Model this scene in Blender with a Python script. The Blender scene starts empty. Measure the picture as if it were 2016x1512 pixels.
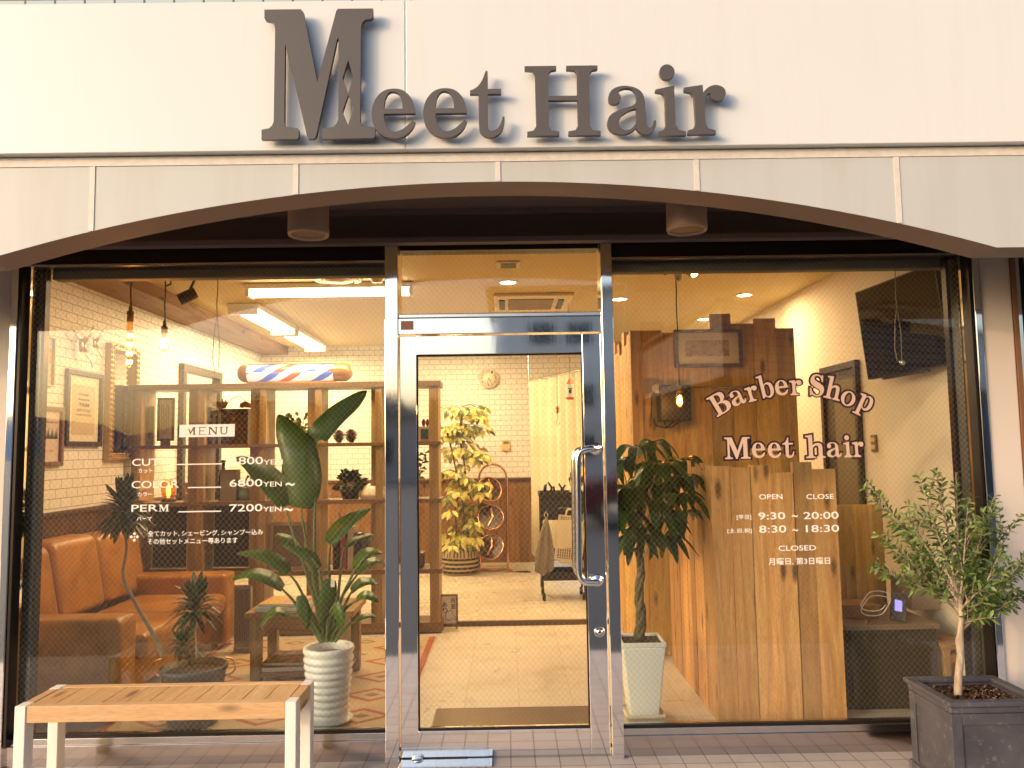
import bpy, math, random
from math import radians as rad, sin, cos, pi
from mathutils import Vector, Matrix
random.seed(7)
S = bpy.context.scene
C = S.collection

# ------------------------------------------------------------------ camera, sky, sun, exposure
FPX, DIST, EYE = 1540.0, 3.8, 1.43
PITCH, YAW, ROLL = rad(4.72), rad(.475), rad(.868)
cp, sp, cy, sy = cos(PITCH), sin(PITCH), cos(YAW), sin(YAW)
fwd = Vector((sy*cp, cy*cp, sp)); rgt = Vector((cy, -sy, 0)); upv = rgt.cross(fwd)
RX = rgt*cos(ROLL) - upv*sin(ROLL); UX = rgt*sin(ROLL) + upv*cos(ROLL)
CAM = Vector((0, -DIST, EYE))
cam = bpy.data.cameras.new('camera'); cam.sensor_width = 36; cam.lens = FPX/2016*36
cam.clip_start = .05; cam.clip_end = 2000
camo = bpy.data.objects.new('camera', cam); C.objects.link(camo)
camo.matrix_world = Matrix(((RX.x, UX.x, -fwd.x, CAM.x), (RX.y, UX.y, -fwd.y, CAM.y), (RX.z, UX.z, -fwd.z, CAM.z), (0, 0, 0, 1)))
S.camera = camo
SUN_EL, SUN_AZ = rad(15), rad(234)
W = bpy.data.worlds.new('World'); S.world = W; W.use_nodes = True
wn = W.node_tree.nodes; wl = W.node_tree.links
sky = wn.new('ShaderNodeTexSky'); sky.sky_type = 'NISHITA'; sky.sun_disc = False
sky.sun_elevation = SUN_EL; sky.sun_rotation = SUN_AZ; sky.dust_density = 5.0; sky.ozone_density = 1.0
# evening sky: peach band along the horizon, bluer overhead
tcw = wn.new('ShaderNodeTexCoord'); sxyz = wn.new('ShaderNodeSeparateXYZ'); wl.new(tcw.outputs['Generated'], sxyz.inputs[0])
rmp = wn.new('ShaderNodeValToRGB'); wl.new(sxyz.outputs['Z'], rmp.inputs[0])
rmp.color_ramp.elements[0].position = .12; rmp.color_ramp.elements[0].color = (.82, .82, .85, 1)
rmp.color_ramp.elements[1].position = .55; rmp.color_ramp.elements[1].color = (.60, .65, .73, 1)
tint = wn.new('ShaderNodeMix'); tint.data_type = 'RGBA'; tint.blend_type = 'MULTIPLY'; tint.inputs[0].default_value = 1
mul = wn.new('ShaderNodeVectorMath'); mul.operation = 'SCALE'; mul.inputs['Scale'].default_value = 1.5
wl.new(rmp.outputs[0], tint.inputs[7]); wl.new(sky.outputs[0], tint.inputs[6]); wl.new(tint.outputs[2], mul.inputs[0]); wl.new(mul.outputs[0], wn['Background'].inputs[0])
wn['Background'].inputs[1].default_value = .15
sl = bpy.data.lights.new('sun', 'SUN'); sl.energy = .6; sl.angle = rad(.5); sl.color = (1, .60, .34)
so = bpy.data.objects.new('sun', sl); C.objects.link(so)
tosun = Vector((sin(SUN_AZ)*cos(SUN_EL), cos(SUN_AZ)*cos(SUN_EL), sin(SUN_EL)))
so.rotation_euler = tosun.to_track_quat('Z', 'Y').to_euler(); so.location = tosun*30
S.view_settings.view_transform = 'Standard'; S.view_settings.look = 'None'
S.view_settings.exposure = .78; S.view_settings.gamma = 1
S.render.engine = 'CYCLES'
cyc = S.cycles
cyc.max_bounces = 10; cyc.diffuse_bounces = 4; cyc.glossy_bounces = 5; cyc.transparent_max_bounces = 24; cyc.transmission_bounces = 6
cyc.caustics_reflective = False; cyc.caustics_refractive = False
cyc.sample_clamp_indirect = 6; cyc.use_denoising = True; cyc.use_light_tree = True

def ray(px, py): return RX*((px-1008)/FPX) - UX*((py-756)/FPX) + fwd
def P(px, py, Y): d = ray(px, py); return CAM + d*((Y+DIST)/d.y)        # a photo direction met by the plane y = Y
def PX(px, py, X): d = ray(px, py); return CAM + d*(X/d.x)
def PZ(px, py, Z): d = ray(px, py); return CAM + d*((Z-EYE)/d.z)

# ------------------------------------------------------------------ materials
class NT:
    def __init__(s, name):
        s.m = bpy.data.materials.new(name); s.m.use_nodes = True; s.t = s.m.node_tree; s.n = s.t.nodes; s.l = s.t.links
        s.b = s.n['Principled BSDF']; s.out = s.n['Material Output']
    def add(s, kind, **kw):
        x = s.n.new('ShaderNode'+kind)
        for k, v in kw.items(): setattr(x, k, v)
        return x
    def put(s, a, b):
        if isinstance(a, (int, float, tuple, list)): b.default_value = a
        else: s.l.new(a, b)
    def math(s, op, a, b=0, c=None):
        x = s.add('Math', operation=op); s.put(a, x.inputs[0]); s.put(b, x.inputs[1])
        if c is not None: s.put(c, x.inputs[2])
        return x.outputs[0]
    def coords(s, scale=(1, 1, 1), loc=(0, 0, 0), kind='Object', rot=(0, 0, 0)):
        tc = s.add('TexCoord'); mp = s.add('Mapping'); s.l.new(tc.outputs[kind], mp.inputs[0])
        mp.inputs['Scale'].default_value = scale; mp.inputs['Location'].default_value = loc; mp.inputs['Rotation'].default_value = rot
        return mp.outputs[0]
    def noise(s, v, scale, detail=4, rough=.55, dist=0):
        x = s.add('TexNoise'); s.put(v, x.inputs['Vector']); x.inputs['Scale'].default_value = scale
        x.inputs['Detail'].default_value = detail; x.inputs['Roughness'].default_value = rough; x.inputs['Distortion'].default_value = dist
        return x.outputs[0]
    def ramp(s, f, *stops):
        x = s.add('ValToRGB'); s.put(f, x.inputs[0]); e = x.color_ramp.elements
        while len(e) < len(stops): e.new(.5)
        for q, (p_, c_) in zip(e, stops): q.position = p_; q.color = (*c_, 1) if len(c_) == 3 else c_
        return x.outputs[0]
    def mix(s, f, a, b, mode='MIX'):
        x = s.add('Mix', data_type='RGBA', blend_type=mode); s.put(f, x.inputs[0])
        for v, i in ((a, 6), (b, 7)): s.put((*v, 1) if isinstance(v, tuple) and len(v) == 3 else v, x.inputs[i])
        return x.outputs[2]
    def bump(s, h, strength=.3, dist=.01):
        x = s.add('Bump'); x.inputs['Strength'].default_value = strength; x.inputs['Distance'].default_value = dist
        s.put(h, x.inputs['Height']); s.l.new(x.outputs[0], s.b.inputs['Normal'])
    def col(s, c): s.put((*c, 1) if isinstance(c, tuple) and len(c) == 3 else c, s.b.inputs['Base Color'])
    def set(s, rough=None, metal=None, **kw):
        if rough is not None: s.put(rough, s.b.inputs['Roughness'])
        if metal is not None: s.b.inputs['Metallic'].default_value = metal
        for k, v in kw.items(): s.b.inputs[k.replace('_', ' ')].default_value = v

MC = {}
def plain(name, c, rough=.5, metal=0, var=.12, scale=14, bump=0, **kw):
    if name in MC: return MC[name]
    t = NT(name); v = t.coords(); f = t.noise(v, scale, 5)
    t.col(t.mix(f, tuple(x*(1-var) for x in c), tuple(min(1, x*(1+var)) for x in c)))
    t.set(rough=t.math('MULTIPLY_ADD', f, .16, rough-.08), metal=metal, **kw)
    if bump: t.bump(t.noise(v, scale*6, 3), bump, .004)
    MC[name] = t.m; return t.m
def emit(name, c, strength):
    if name in MC: return MC[name]
    t = NT(name); t.col(tuple(x*.8 for x in c)); t.b.inputs['Emission Color'].default_value = (*c, 1); t.b.inputs['Emission Strength'].default_value = strength
    MC[name] = t.m; return t.m
def wood(name, dark, light, axis='Z', grain=1.0, knots=True, rough=.5, board=.35):
    if name in MC: return MC[name]
    t = NT(name); sc = {'X': (1.2, 14, 14), 'Y': (14, 1.2, 14), 'Z': (14, 14, 1.2)}[axis]
    geo = t.add('NewGeometry'); isl = geo.outputs['Random Per Island']
    tc = t.add('TexCoord'); mp = t.add('Mapping'); mp.inputs['Scale'].default_value = sc
    of = t.add('CombineXYZ'); k = t.math('MULTIPLY', isl, 37.0)
    for i in range(3): t.l.new(k, of.inputs[i])
    va = t.add('VectorMath', operation='ADD'); t.l.new(tc.outputs['Object'], va.inputs[0]); t.l.new(of.outputs[0], va.inputs[1])
    t.l.new(va.outputs[0], mp.inputs[0]); v = mp.outputs[0]
    g = t.noise(v, 1.3*grain, 6, .62, 1.4); g2 = t.noise(v, 6*grain, 3, .6, .4)
    base = t.ramp(g, (.28, dark), (.72, light))
    base = t.mix(t.math('MULTIPLY', g2, .4), base, tuple(x*.55 for x in dark))
    g3 = t.noise(v, 22*grain, 2, .7); base = t.mix(t.ramp(g3, (.5, (0, 0, 0)), (.72, (.5, .5, .5))), base, tuple(x*.5 for x in dark))
    g4 = t.noise(v, .45*grain, 3, .6, 2.0); base = t.mix(t.ramp(g4, (.5, (0, 0, 0)), (.75, (.4, .4, .4))), base, dark)
    tone = t.math('MULTIPLY_ADD', isl, board, 1-board*.55)
    cmb = t.add('CombineColor'); [t.l.new(tone, cmb.inputs[i]) for i in range(3)]
    base = t.mix(1.0, base, cmb.outputs[0], 'MULTIPLY')
    if knots:
        ks = {'X': (4, 13, 13), 'Y': (13, 4, 13), 'Z': (13, 13, 4)}[axis]
        mk = t.add('Mapping'); mk.inputs['Scale'].default_value = ks; t.l.new(va.outputs[0], mk.inputs[0])
        vo = t.add('TexVoronoi'); vo.inputs['Scale'].default_value = .78; t.l.new(mk.outputs[0], vo.inputs['Vector'])
        kf = t.ramp(vo.outputs['Distance'], (.0, (1, 1, 1)), (.10, (.85, .85, .85)), (.22, (0, 0, 0)))
        base = t.mix(kf, base, tuple(x*.28 for x in dark))
    t.col(base); t.set(rough=t.math('MULTIPLY_ADD', g2, .3, rough-.15)); t.bump(g2, .15, .003)
    MC[name] = t.m; return t.m
def bricks(name, cols, mortar, u, w, h, rough=.55):
    """running-bond wall covering; u is the horizontal axis"""
    t = NT(name); tc = t.add('TexCoord'); sep = t.add('SeparateXYZ'); t.l.new(tc.outputs['Object'], sep.inputs[0])
    cb = t.add('CombineXYZ'); t.l.new(sep.outputs[u], cb.inputs[0]); t.l.new(sep.outputs['Z'], cb.inputs[1])
    b = t.add('TexBrick'); t.l.new(cb.outputs[0], b.inputs['Vector'])
    b.inputs['Color1'].default_value = (*cols[0], 1); b.inputs['Color2'].default_value = (*cols[1], 1); b.inputs['Mortar'].default_value = (*mortar, 1)
    b.inputs['Scale'].default_value = 1; b.inputs['Mortar Size'].default_value = .0022; b.inputs['Mortar Smooth'].default_value = .2
    b.inputs['Brick Width'].default_value = w; b.inputs['Row Height'].default_value = h; b.inputs['Bias'].default_value = 0
    n = t.noise(tc.outputs['Object'], 5, 4)
    t.col(t.mix(t.math('MULTIPLY', n, .25), b.outputs['Color'], tuple(x*.75 for x in cols[0]))); t.set(rough=rough)
    t.bump(t.math('SUBTRACT', 1.0, b.outputs['Fac']), .4, .003)
    return t.m
def tiles(name, c1, c2, grout, w, h, rough, off=0.0, msize=.004, stain=(0, 0, 0), stainf=.5, squash=False):
    t = NT(name); v = t.coords(kind='Object')
    b = t.add('TexBrick'); t.l.new(v, b.inputs['Vector']); b.offset = off
    b.inputs['Color1'].default_value = (*c1, 1); b.inputs['Color2'].default_value = (*c2, 1); b.inputs['Mortar'].default_value = (*grout, 1)
    b.inputs['Scale'].default_value = 1; b.inputs['Mortar Size'].default_value = msize; b.inputs['Brick Width'].default_value = w; b.inputs['Row Height'].default_value = h
    n = t.noise(v, 3.2, 8, .65, .6); n2 = t.noise(v, 24, 4, .6)
    f = t.ramp(n, (.52, (0, 0, 0)), (.75, (stainf, stainf, stainf)))
    c = t.mix(f, b.outputs['Color'], stain); c = t.mix(t.math('MULTIPLY', n2, .22), c, tuple(x*.6 for x in c1))
    t.col(c); t.set(rough=t.math('MULTIPLY_ADD', n, .2, rough-.1)); t.bump(t.math('SUBTRACT', 1.0, b.outputs['Fac']), .35, .003)
    return t.m

def glass_mat(name='window_glass', tint=(.96, .98, .97)):
    t = NT(name); geo = t.add('NewGeometry')
    ior = t.math('MULTIPLY_ADD', geo.outputs['Backfacing'], 1/1.52-1.52, 1.52)
    fr = t.add('Fresnel'); t.l.new(ior, fr.inputs[0])
    tr = t.add('BsdfTransparent'); tr.inputs[0].default_value = (*tint, 1)
    gl = t.add('BsdfGlossy'); gl.inputs['Roughness'].default_value = .0; gl.inputs[0].default_value = (1, 1, 1, 1)
    mx = t.add('MixShader'); t.l.new(fr.outputs[0], mx.inputs[0]); t.l.new(tr.outputs[0], mx.inputs[1]); t.l.new(gl.outputs[0], mx.inputs[2])
    t.l.new(mx.outputs[0], t.out.inputs[0]); return t.m
GLASS = glass_mat(); AMBER = glass_mat('amber_bulb_glass', (.95, .72, .42)); PICGLASS = glass_mat('picture_glass', (.98, .98, .98))
def steel(name, c=(.78, .77, .76), rough=.04, wave=.05, brushed=False):
    t = NT(name); v = t.coords(scale=(9, 9, 1.2)); n = t.noise(v, 2, 3); v2 = t.coords(scale=(3, 3, 260) if brushed else (40, 40, 40)); n2 = t.noise(v2, 2, 3)
    t.col(t.mix(n2, tuple(x*.9 for x in c), c)); t.set(rough=t.math('MULTIPLY_ADD', n2, .05, rough), metal=1.0); t.bump(n, wave, .01); return t.m
CHROME = steel('mirror_stainless', (.93, .92, .91), .03, .012); SATIN = steel('satin_stainless', (.62, .6, .58), .16, .03, True); COPPER = steel('copper', (.78, .4, .24), .14, .02)
DARKMET = plain('dark_bronze_frame', (.03, .022, .018), .35, .6)
BLACK = plain('black_plastic', (.012, .011, .011), .42); BLACKGLOSS = plain('black_screen', (.004, .004, .005), .06, var=.02)

# ------------------------------------------------------------------ mesh building
class MB:
    def __init__(s): s.v = []; s.f = []; s.sm = []; s.M = None
    def add(s, vs, fs, smooth=False):
        o = len(s.v)
        for q in vs: s.v.append((s.M @ Vector(q)) if s.M else Vector(q))
        for f in fs: s.f.append(tuple(i+o for i in f)); s.sm.append(smooth)
        return s
    def box(s, x0, x1, y0, y1, z0, z1):
        return s.add([(x0, y0, z0), (x1, y0, z0), (x1, y1, z0), (x0, y1, z0), (x0, y0, z1), (x1, y0, z1), (x1, y1, z1), (x0, y1, z1)],
                     [(0, 3, 2, 1), (4, 5, 6, 7), (0, 1, 5, 4), (1, 2, 6, 5), (2, 3, 7, 6), (3, 0, 4, 7)])
    def hexa(s, lo, hi):          # two quads, four corners each
        return s.add(list(lo)+list(hi), [(0, 3, 2, 1), (4, 5, 6, 7), (0, 1, 5, 4), (1, 2, 6, 5), (2, 3, 7, 6), (3, 0, 4, 7)])
    def tube(s, pts, r, n=8, cap=True, closed=False):
        pts = [Vector(p) for p in pts]; m = len(pts); R = r if isinstance(r, (list, tuple)) else [r]*m; vs = []; up = None
        for i, p in enumerate(pts):
            d = (pts[(i+1) % m] - pts[i-1]) if closed else (pts[min(i+1, m-1)] - pts[max(i-1, 0)])
            if d.length < 1e-9: d = Vector((0, 0, 1))
            d.normalize()
            if up is None: up = Vector((0, 0, 1)) if abs(d.z) < .9 else Vector((1, 0, 0))
            a = d.cross(up)
            if a.length < 1e-6: a = d.cross(Vector((.3, 1, .2)))
            a.normalize(); b = d.cross(a); q = up - d*up.dot(d); up = q.normalized() if q.length > 1e-4 else b
            for k in range(n):
                t = 2*pi*k/n; vs.append(p + a*cos(t)*R[i] + b*sin(t)*R[i])
        fs = []
        for i in range(m if closed else m-1):
            j = (i+1) % m
            for k in range(n): fs.append((i*n+k, j*n+k, j*n+(k+1) % n, i*n+(k+1) % n))
        s.add(vs, fs, True)
        if cap and not closed: s.add([vs[k] for k in range(n)], [tuple(range(n))]); s.add([vs[(m-1)*n+k] for k in range(n)], [tuple(range(n))[::-1]])
        return s
    def cyl(s, a, b, r, n=16, r2=None): return s.tube([a, b], [r, r if r2 is None else r2], n)
    def lathe(s, c, prof, n=32, axis='z'):
        vs = []; fs = []; c = Vector(c); m = len(prof)
        for (r, z) in prof:
            for k in range(n):
                t = 2*pi*k/n; q = (r*cos(t), r*sin(t), z)
                if axis == 'y': q = (q[0], z, q[1])
                if axis == 'x': q = (z, q[0], q[1])
                vs.append(c + Vector(q))
        for i in range(m-1):
            for k in range(n): fs.append((i*n+k, i*n+(k+1) % n, (i+1)*n+(k+1) % n, (i+1)*n+k))
        s.add(vs, fs, True)
        if prof[0][0] > 1e-5: s.add([vs[k] for k in range(n)], [tuple(range(n))[::-1]])
        if prof[-1][0] > 1e-5: s.add([vs[(m-1)*n+k] for k in range(n)], [tuple(range(n))])
        return s
    def ell(s, c, r, n=16, m=10):
        rx, ry, rz = r if isinstance(r, tuple) else (r, r, r)
        vs = []; fs = []
        for i in range(m+1):
            a = pi*i/m
            for k in range(n): t = 2*pi*k/n; vs.append((c[0]+rx*sin(a)*cos(t), c[1]+ry*sin(a)*sin(t), c[2]-rz*cos(a)))
        for i in range(m):
            for k in range(n): fs.append((i*n+k, i*n+(k+1) % n, (i+1)*n+(k+1) % n, (i+1)*n+k))
        return s.add(vs, fs, True)
    def prism(s, poly, y0, y1, axis='y'):
        f = {'y': lambda u, v, w: (u, w, v), 'x': lambda u, v, w: (w, u, v), 'z': lambda u, v, w: (u, v, w)}[axis]
        n = len(poly); vs = [f(u, v, y0) for u, v in poly]+[f(u, v, y1) for u, v in poly]
        return s.add(vs, [tuple(range(n)), tuple(range(2*n-1, n-1, -1))]+[(i, i+n, (i+1) % n+n, (i+1) % n) for i in range(n)])
    def quad(s, a, b, c, d): return s.add([a, b, c, d], [(0, 1, 2, 3)])
    def leaf(s, pts, wid, nrm=(0, -1, 0), fold=.25, prof=None, wave=0, up=None):
        """blade along pts, half-width wid, folded at the midrib"""
        pts = [Vector(p) for p in pts]; m = len(pts); N = Vector(nrm); vs = []; fs = []
        prof = prof or (lambda t: sin(pi*min(1, t*.94+.04))**.7)
        for i, p in enumerate(pts):
            t = i/(m-1); d = (pts[min(i+1, m-1)] - pts[max(i-1, 0)]).normalized(); a = d.cross(N)
            if a.length < .05: a = d.cross(Vector((.4, .3, 1)))
            a.normalize(); b = a.cross(d).normalized(); w = wid*prof(t); wv = wave*wid*sin(t*19)
            vs += [p - a*w + b*(fold*w + wv), p, p + a*w + b*(fold*w - wv)]
        for i in range(m-1):
            k = 3*i; fs += [(k, k+3, k+4, k+1), (k+1, k+4, k+5, k+2)]
        return s.add(vs, fs, True)

def wloc(o):
    v = Vector((0, 0, 0))
    while o: v += Vector(o.location); o = o.parent
    return v
def tag(o, label=None, cat=None, group=None, kind=None):
    for k, v in (('label', label), ('category', cat), ('group', group), ('kind', kind)):
        if v: o[k] = v
    return o
def thing(name, label, cat, loc, group=None):
    o = bpy.data.objects.new(name, None); C.objects.link(o); o.empty_display_size = .05; o.location = loc
    return tag(o, label, cat, group)
def obj(name, mb, mat, parent=None, label=None, cat=None, group=None, kind=None, bevel=0, seg=2, solid=0, sub=0):
    me = bpy.data.meshes.new(name); vs = mb.v
    if parent: base = wloc(parent)
    else:
        lo = [min(v[i] for v in vs) for i in range(3)]; hi = [max(v[i] for v in vs) for i in range(3)]
        base = Vector(((lo[0]+hi[0])/2, (lo[1]+hi[1])/2, lo[2]))
    me.from_pydata([v-base for v in vs], [], mb.f)
    me.polygons.foreach_set('use_smooth', mb.sm); me.materials.append(mat); me.update()
    o = bpy.data.objects.new(name, me); C.objects.link(o)
    if parent: o.parent = parent
    else: o.location = base
    if solid: m = o.modifiers.new('s', 'SOLIDIFY'); m.thickness = solid; m.offset = 0
    if bevel: m = o.modifiers.new('b', 'BEVEL'); m.width = bevel; m.segments = seg; m.limit_method = 'ANGLE'; m.angle_limit = rad(40); m.harden_normals = False
    if sub: m = o.modifiers.new('u', 'SUBSURF'); m.levels = sub; m.render_levels = sub
    return tag(o, label, cat, group, kind)
def B(*a): return MB().box(*a)
def dup(root, loc, label=None, group=None):
    r = root.copy(); C.objects.link(r); r.location = loc
    if label: r['label'] = label
    if group: r['group'] = group
    def kids(o, n):
        for ch in o.children:
            c = ch.copy(); C.objects.link(c); c.parent = n; kids(ch, c)
    kids(root, r); return r
def lamp(name, kind, loc, energy, color, parent=None, size=.1, size_y=None, rot=None, spot=None):
    l = bpy.data.lights.new(name, kind); l.energy = energy; l.color = color
    if kind == 'AREA':
        l.size = size
        if size_y: l.shape = 'RECTANGLE'; l.size_y = size_y
    else: l.shadow_soft_size = size
    if spot: l.spot_size = spot; l.spot_blend = .6
    o = bpy.data.objects.new(name, l); C.objects.link(o)
    if parent: o.parent = parent; o.location = Vector(loc)-wloc(parent)
    else: o.location = loc
    if rot: o.rotation_euler = rot
    return o

# ------------------------------------------------------------------ lettering
def smooth_contour(pts, n=5):
    """(x, y) passes smoothly, (x, y, 1) is a corner"""
    m = len(pts); out = []
    for i in range(m):
        p0, p1, p2, p3 = pts[i-1], pts[i], pts[(i+1) % m], pts[(i+2) % m]
        a, b = Vector(p1[:2]), Vector(p2[:2])
        c1, c2 = len(p1) > 2, len(p2) > 2
        if c1 and c2: out.append(a); continue
        ta = None if c1 else (b-Vector(p0[:2]))*.5
        tb = None if c2 else (Vector(p3[:2])-a)*.5
        if c1: ta = (b-a)*1.5-tb*.5
        if c2: tb = (b-a)*1.5-ta*.5
        for k in range(n):
            t = k/n; out.append(a*(2*t**3-3*t*t+1)+ta*(t**3-2*t*t+t)+b*(-2*t**3+3*t*t)+tb*(t**3-t*t))
    return out
def K(*p): return [(x, y, 1) for x, y in p]
def ring(cx, cy_, rx, ry, n=12): return [(cx+rx*cos(2*pi*k/n), cy_+ry*sin(2*pi*k/n)) for k in range(n)]
def flip(cs, x0, y0): return [[(p[0]-x0, y0-p[1])+tuple(p[2:]) for p in c] for c in cs]
G = {}
G['bigM'] = flip([K((38, 38), (178, 38), (188, 50), (243, 333), (316, 45), (322, 38), (457, 38), (457, 72), (450, 80), (430, 82), (417, 92), (411, 110), (408, 490), (416, 508), (466, 514), (466, 548), (458, 556), (264, 556), (264, 516), (304, 511), (318, 498), (325, 480), (325, 150), (318, 165), (240, 545), (232, 556), (212, 556), (206, 545), (118, 172), (118, 490), (124, 508), (170, 514), (174, 520), (174, 550), (168, 556), (32, 556), (32, 518), (60, 513), (72, 502), (78, 485), (80, 115), (76, 95), (62, 84), (42, 80), (38, 72)),
                  K((362, 243), (383, 312), (362, 378), (340, 318)), K((362, 382), (384, 440), (362, 505), (340, 450))], 32, 556)
G['e'] = flip([[(634, 455, 1), (515, 455, 1), (519, 490), (537, 518), (560, 527), (590, 515), (613, 495), (626, 482, 1), (635, 490, 1), (620, 520), (590, 545), (550, 552), (505, 537), (476, 500), (468, 452), (480, 402), (510, 367), (550, 356), (590, 364), (620, 395), (632, 435)],
               [(515, 436, 1), (519, 400), (531, 375), (548, 367), (570, 375), (583, 400), (587, 436, 1)]], 468, 548)
G['t'] = flip([[(921, 285, 1), (928, 285, 1), (928, 357, 1), (979, 357, 1), (979, 376, 1), (928, 376, 1), (928, 500), (932, 520), (945, 524), (965, 513), (978, 490), (984, 468, 1), (991, 468, 1), (988, 500), (975, 530), (945, 548), (918, 545), (900, 530), (893, 500), (893, 376, 1), (860, 376, 1), (860, 362, 1), (885, 350), (905, 325)]], 860, 545)
G['H'] = flip([K((1079, 265), (1200, 265), (1200, 280), (1180, 283), (1170, 295), (1168, 385), (1280, 385), (1280, 295), (1272, 283), (1240, 280), (1240, 265), (1360, 265), (1360, 280), (1340, 283), (1328, 298), (1325, 505), (1335, 522), (1366, 526), (1366, 542), (1243, 542), (1243, 526), (1270, 522), (1280, 505), (1280, 402), (1168, 402), (1168, 505), (1178, 522), (1207, 526), (1207, 542), (1085, 542), (1085, 526), (1108, 522), (1120, 505), (1118, 298), (1108, 283), (1079, 280))], 1079, 542)
G['a'] = flip([[(1410, 400), (1414, 378), (1432, 358), (1470, 348), (1518, 358), (1546, 392), (1552, 480), (1556, 508), (1568, 515), (1580, 502), (1583, 487, 1), (1590, 487, 1), (1588, 512), (1572, 535), (1548, 542), (1526, 532), (1514, 515, 1), (1490, 533), (1455, 541), (1418, 528), (1403, 497), (1415, 465), (1450, 444), (1500, 428), (1516, 412), (1516, 385), (1503, 363), (1478, 357), (1455, 364), (1447, 374, 1), (1457, 392), (1452, 412), (1432, 421), (1415, 414)],
               [(1516, 438, 1), (1482, 450), (1454, 472), (1448, 502), (1466, 524), (1492, 520), (1510, 502), (1516, 485, 1)]], 1403, 542)
IB = [(1598, 358, 1), (1670, 343, 1), (1671, 500, 1), (1682, 519, 1), (1710, 526, 1), (1710, 541, 1), (1605, 541, 1), (1605, 526, 1), (1625, 519, 1), (1634, 500, 1), (1634, 385, 1), (1622, 372, 1), (1598, 367, 1)]
G['i'] = flip([IB, ring(1645, 288, 29, 30)], 1598, 541)
G['r'] = flip([[(1712, 350, 1), (1784, 340, 1), (1785, 372, 1), (1806, 350), (1836, 341), (1864, 352), (1872, 375), (1860, 398), (1838, 404), (1818, 392), (1813, 372, 1), (1797, 384), (1789, 415), (1790, 495, 1), (1800, 514, 1), (1828, 521, 1), (1828, 536, 1), (1722, 536, 1), (1722, 521, 1), (1743, 514, 1), (1752, 495, 1), (1750, 385, 1), (1738, 370, 1), (1712, 364, 1)]], 1712, 536)
G['M'] = [K((0, 277), (95, 277), (165, 95), (235, 277), (330, 277), (330, 262), (300, 258), (295, 245), (295, 32), (300, 19), (330, 15), (330, 0), (210, 0), (210, 15), (238, 19), (244, 32), (244, 215), (160, 0), (145, 0), (62, 212), (62, 40), (70, 20), (98, 15), (98, 0), (0, 0), (0, 15), (30, 20), (38, 40), (38, 240), (30, 258), (0, 262))]
G['B'] = [[(0, 277, 1), (130, 277, 1), (190, 268), (218, 235), (214, 185), (180, 155), (155, 148, 1), (205, 135), (238, 95), (230, 38), (190, 8), (130, 0, 1), (0, 0, 1), (0, 15, 1), (30, 20, 1), (40, 40, 1), (40, 240, 1), (30, 258, 1), (0, 262, 1)],
          [(92, 260, 1), (122, 260), (152, 245), (162, 210), (152, 170), (122, 155), (92, 154, 1)], [(92, 137, 1), (125, 137), (165, 118), (178, 75), (165, 32), (130, 16), (92, 16, 1)]]
G['S'] = [[(150, 277, 1), (162, 277, 1), (168, 190, 1), (155, 190, 1), (138, 238), (105, 264), (68, 258), (52, 230), (65, 200), (130, 168), (178, 132), (190, 80), (168, 22), (112, -6), (62, 2), (36, 20, 1), (28, 0, 1), (15, 0, 1), (8, 95, 1), (22, 95, 1), (42, 45), (85, 12), (128, 20), (145, 55), (125, 88), (65, 118), (16, 158), (6, 210), (30, 262), (80, 283), (120, 276), (140, 262, 1)]]
STEMB = [(78, 135), (88, 162), (112, 172), (142, 152), (152, 95), (142, 32), (112, 10), (88, 22), (78, 48)]
G['b'] = [[(0, 288, 1), (75, 300, 1), (75, 160, 1), (102, 184), (140, 190), (180, 162), (195, 95), (180, 28), (135, -8), (95, 2), (72, 22, 1), (58, 0, 1), (35, 0, 1), (35, 268, 1), (0, 275, 1)], STEMB]
G['h'] = [[(0, 288, 1), (75, 300, 1), (75, 160, 1), (105, 185), (145, 190), (174, 172), (182, 130), (182, 35, 1), (190, 20, 1), (212, 15, 1), (212, 0, 1), (118, 0, 1), (118, 15, 1), (135, 20, 1), (141, 35, 1), (141, 130), (130, 158), (105, 158), (82, 135), (76, 105), (76, 35, 1), (82, 20, 1), (100, 15, 1), (100, 0, 1), (0, 0, 1), (0, 15, 1), (25, 20, 1), (33, 35, 1), (33, 265, 1), (0, 275, 1)]]
G['o'] = [ring(92, 92, 92, 98), ring(92, 92, 49, 84)]
G['p'] = [[(0, 180, 1), (72, 190, 1), (74, 160, 1), (102, 184), (140, 190), (180, 162), (195, 95), (180, 28), (135, -8), (95, 2), (76, 25, 1), (76, -65, 1), (85, -80, 1), (110, -85, 1), (110, -98, 1), (0, -98, 1), (0, -85, 1), (25, -80, 1), (34, -65, 1), (34, 155, 1), (0, 165, 1)], STEMB]

def curve_mesh(name, polys, extrude, offset=0, bevel=0):
    c = bpy.data.curves.new(name, 'CURVE'); c.dimensions = '2D'; c.fill_mode = 'BOTH'; c.extrude = extrude; c.offset = offset
    c.bevel_depth = bevel; c.bevel_resolution = 1
    for p in polys:
        s = c.splines.new('POLY'); s.points.add(len(p)-1); s.use_cyclic_u = True
        for q, v in zip(s.points, p): q.co = (v[0], v[1], 0, 1)
    o = bpy.data.objects.new(name, c); C.objects.link(o); dg = bpy.context.evaluated_depsgraph_get()
    me = bpy.data.meshes.new_from_object(o.evaluated_get(dg)); bpy.data.objects.remove(o); bpy.data.curves.remove(c); return me
def place_mesh(name, me, mat, parent, world, rotz=0):
    """me lies in its xy plane; stand it up facing the street"""
    M = Matrix.Rotation(rotz, 4, 'Z') @ Matrix.Rotation(pi/2, 4, 'X'); me.transform(M); me.materials.clear(); me.materials.append(mat)
    o = bpy.data.objects.new(name, me); C.objects.link(o)
    if parent: o.parent = parent; o.location = Vector(world)-wloc(parent)
    else: o.location = world
    return o
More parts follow.
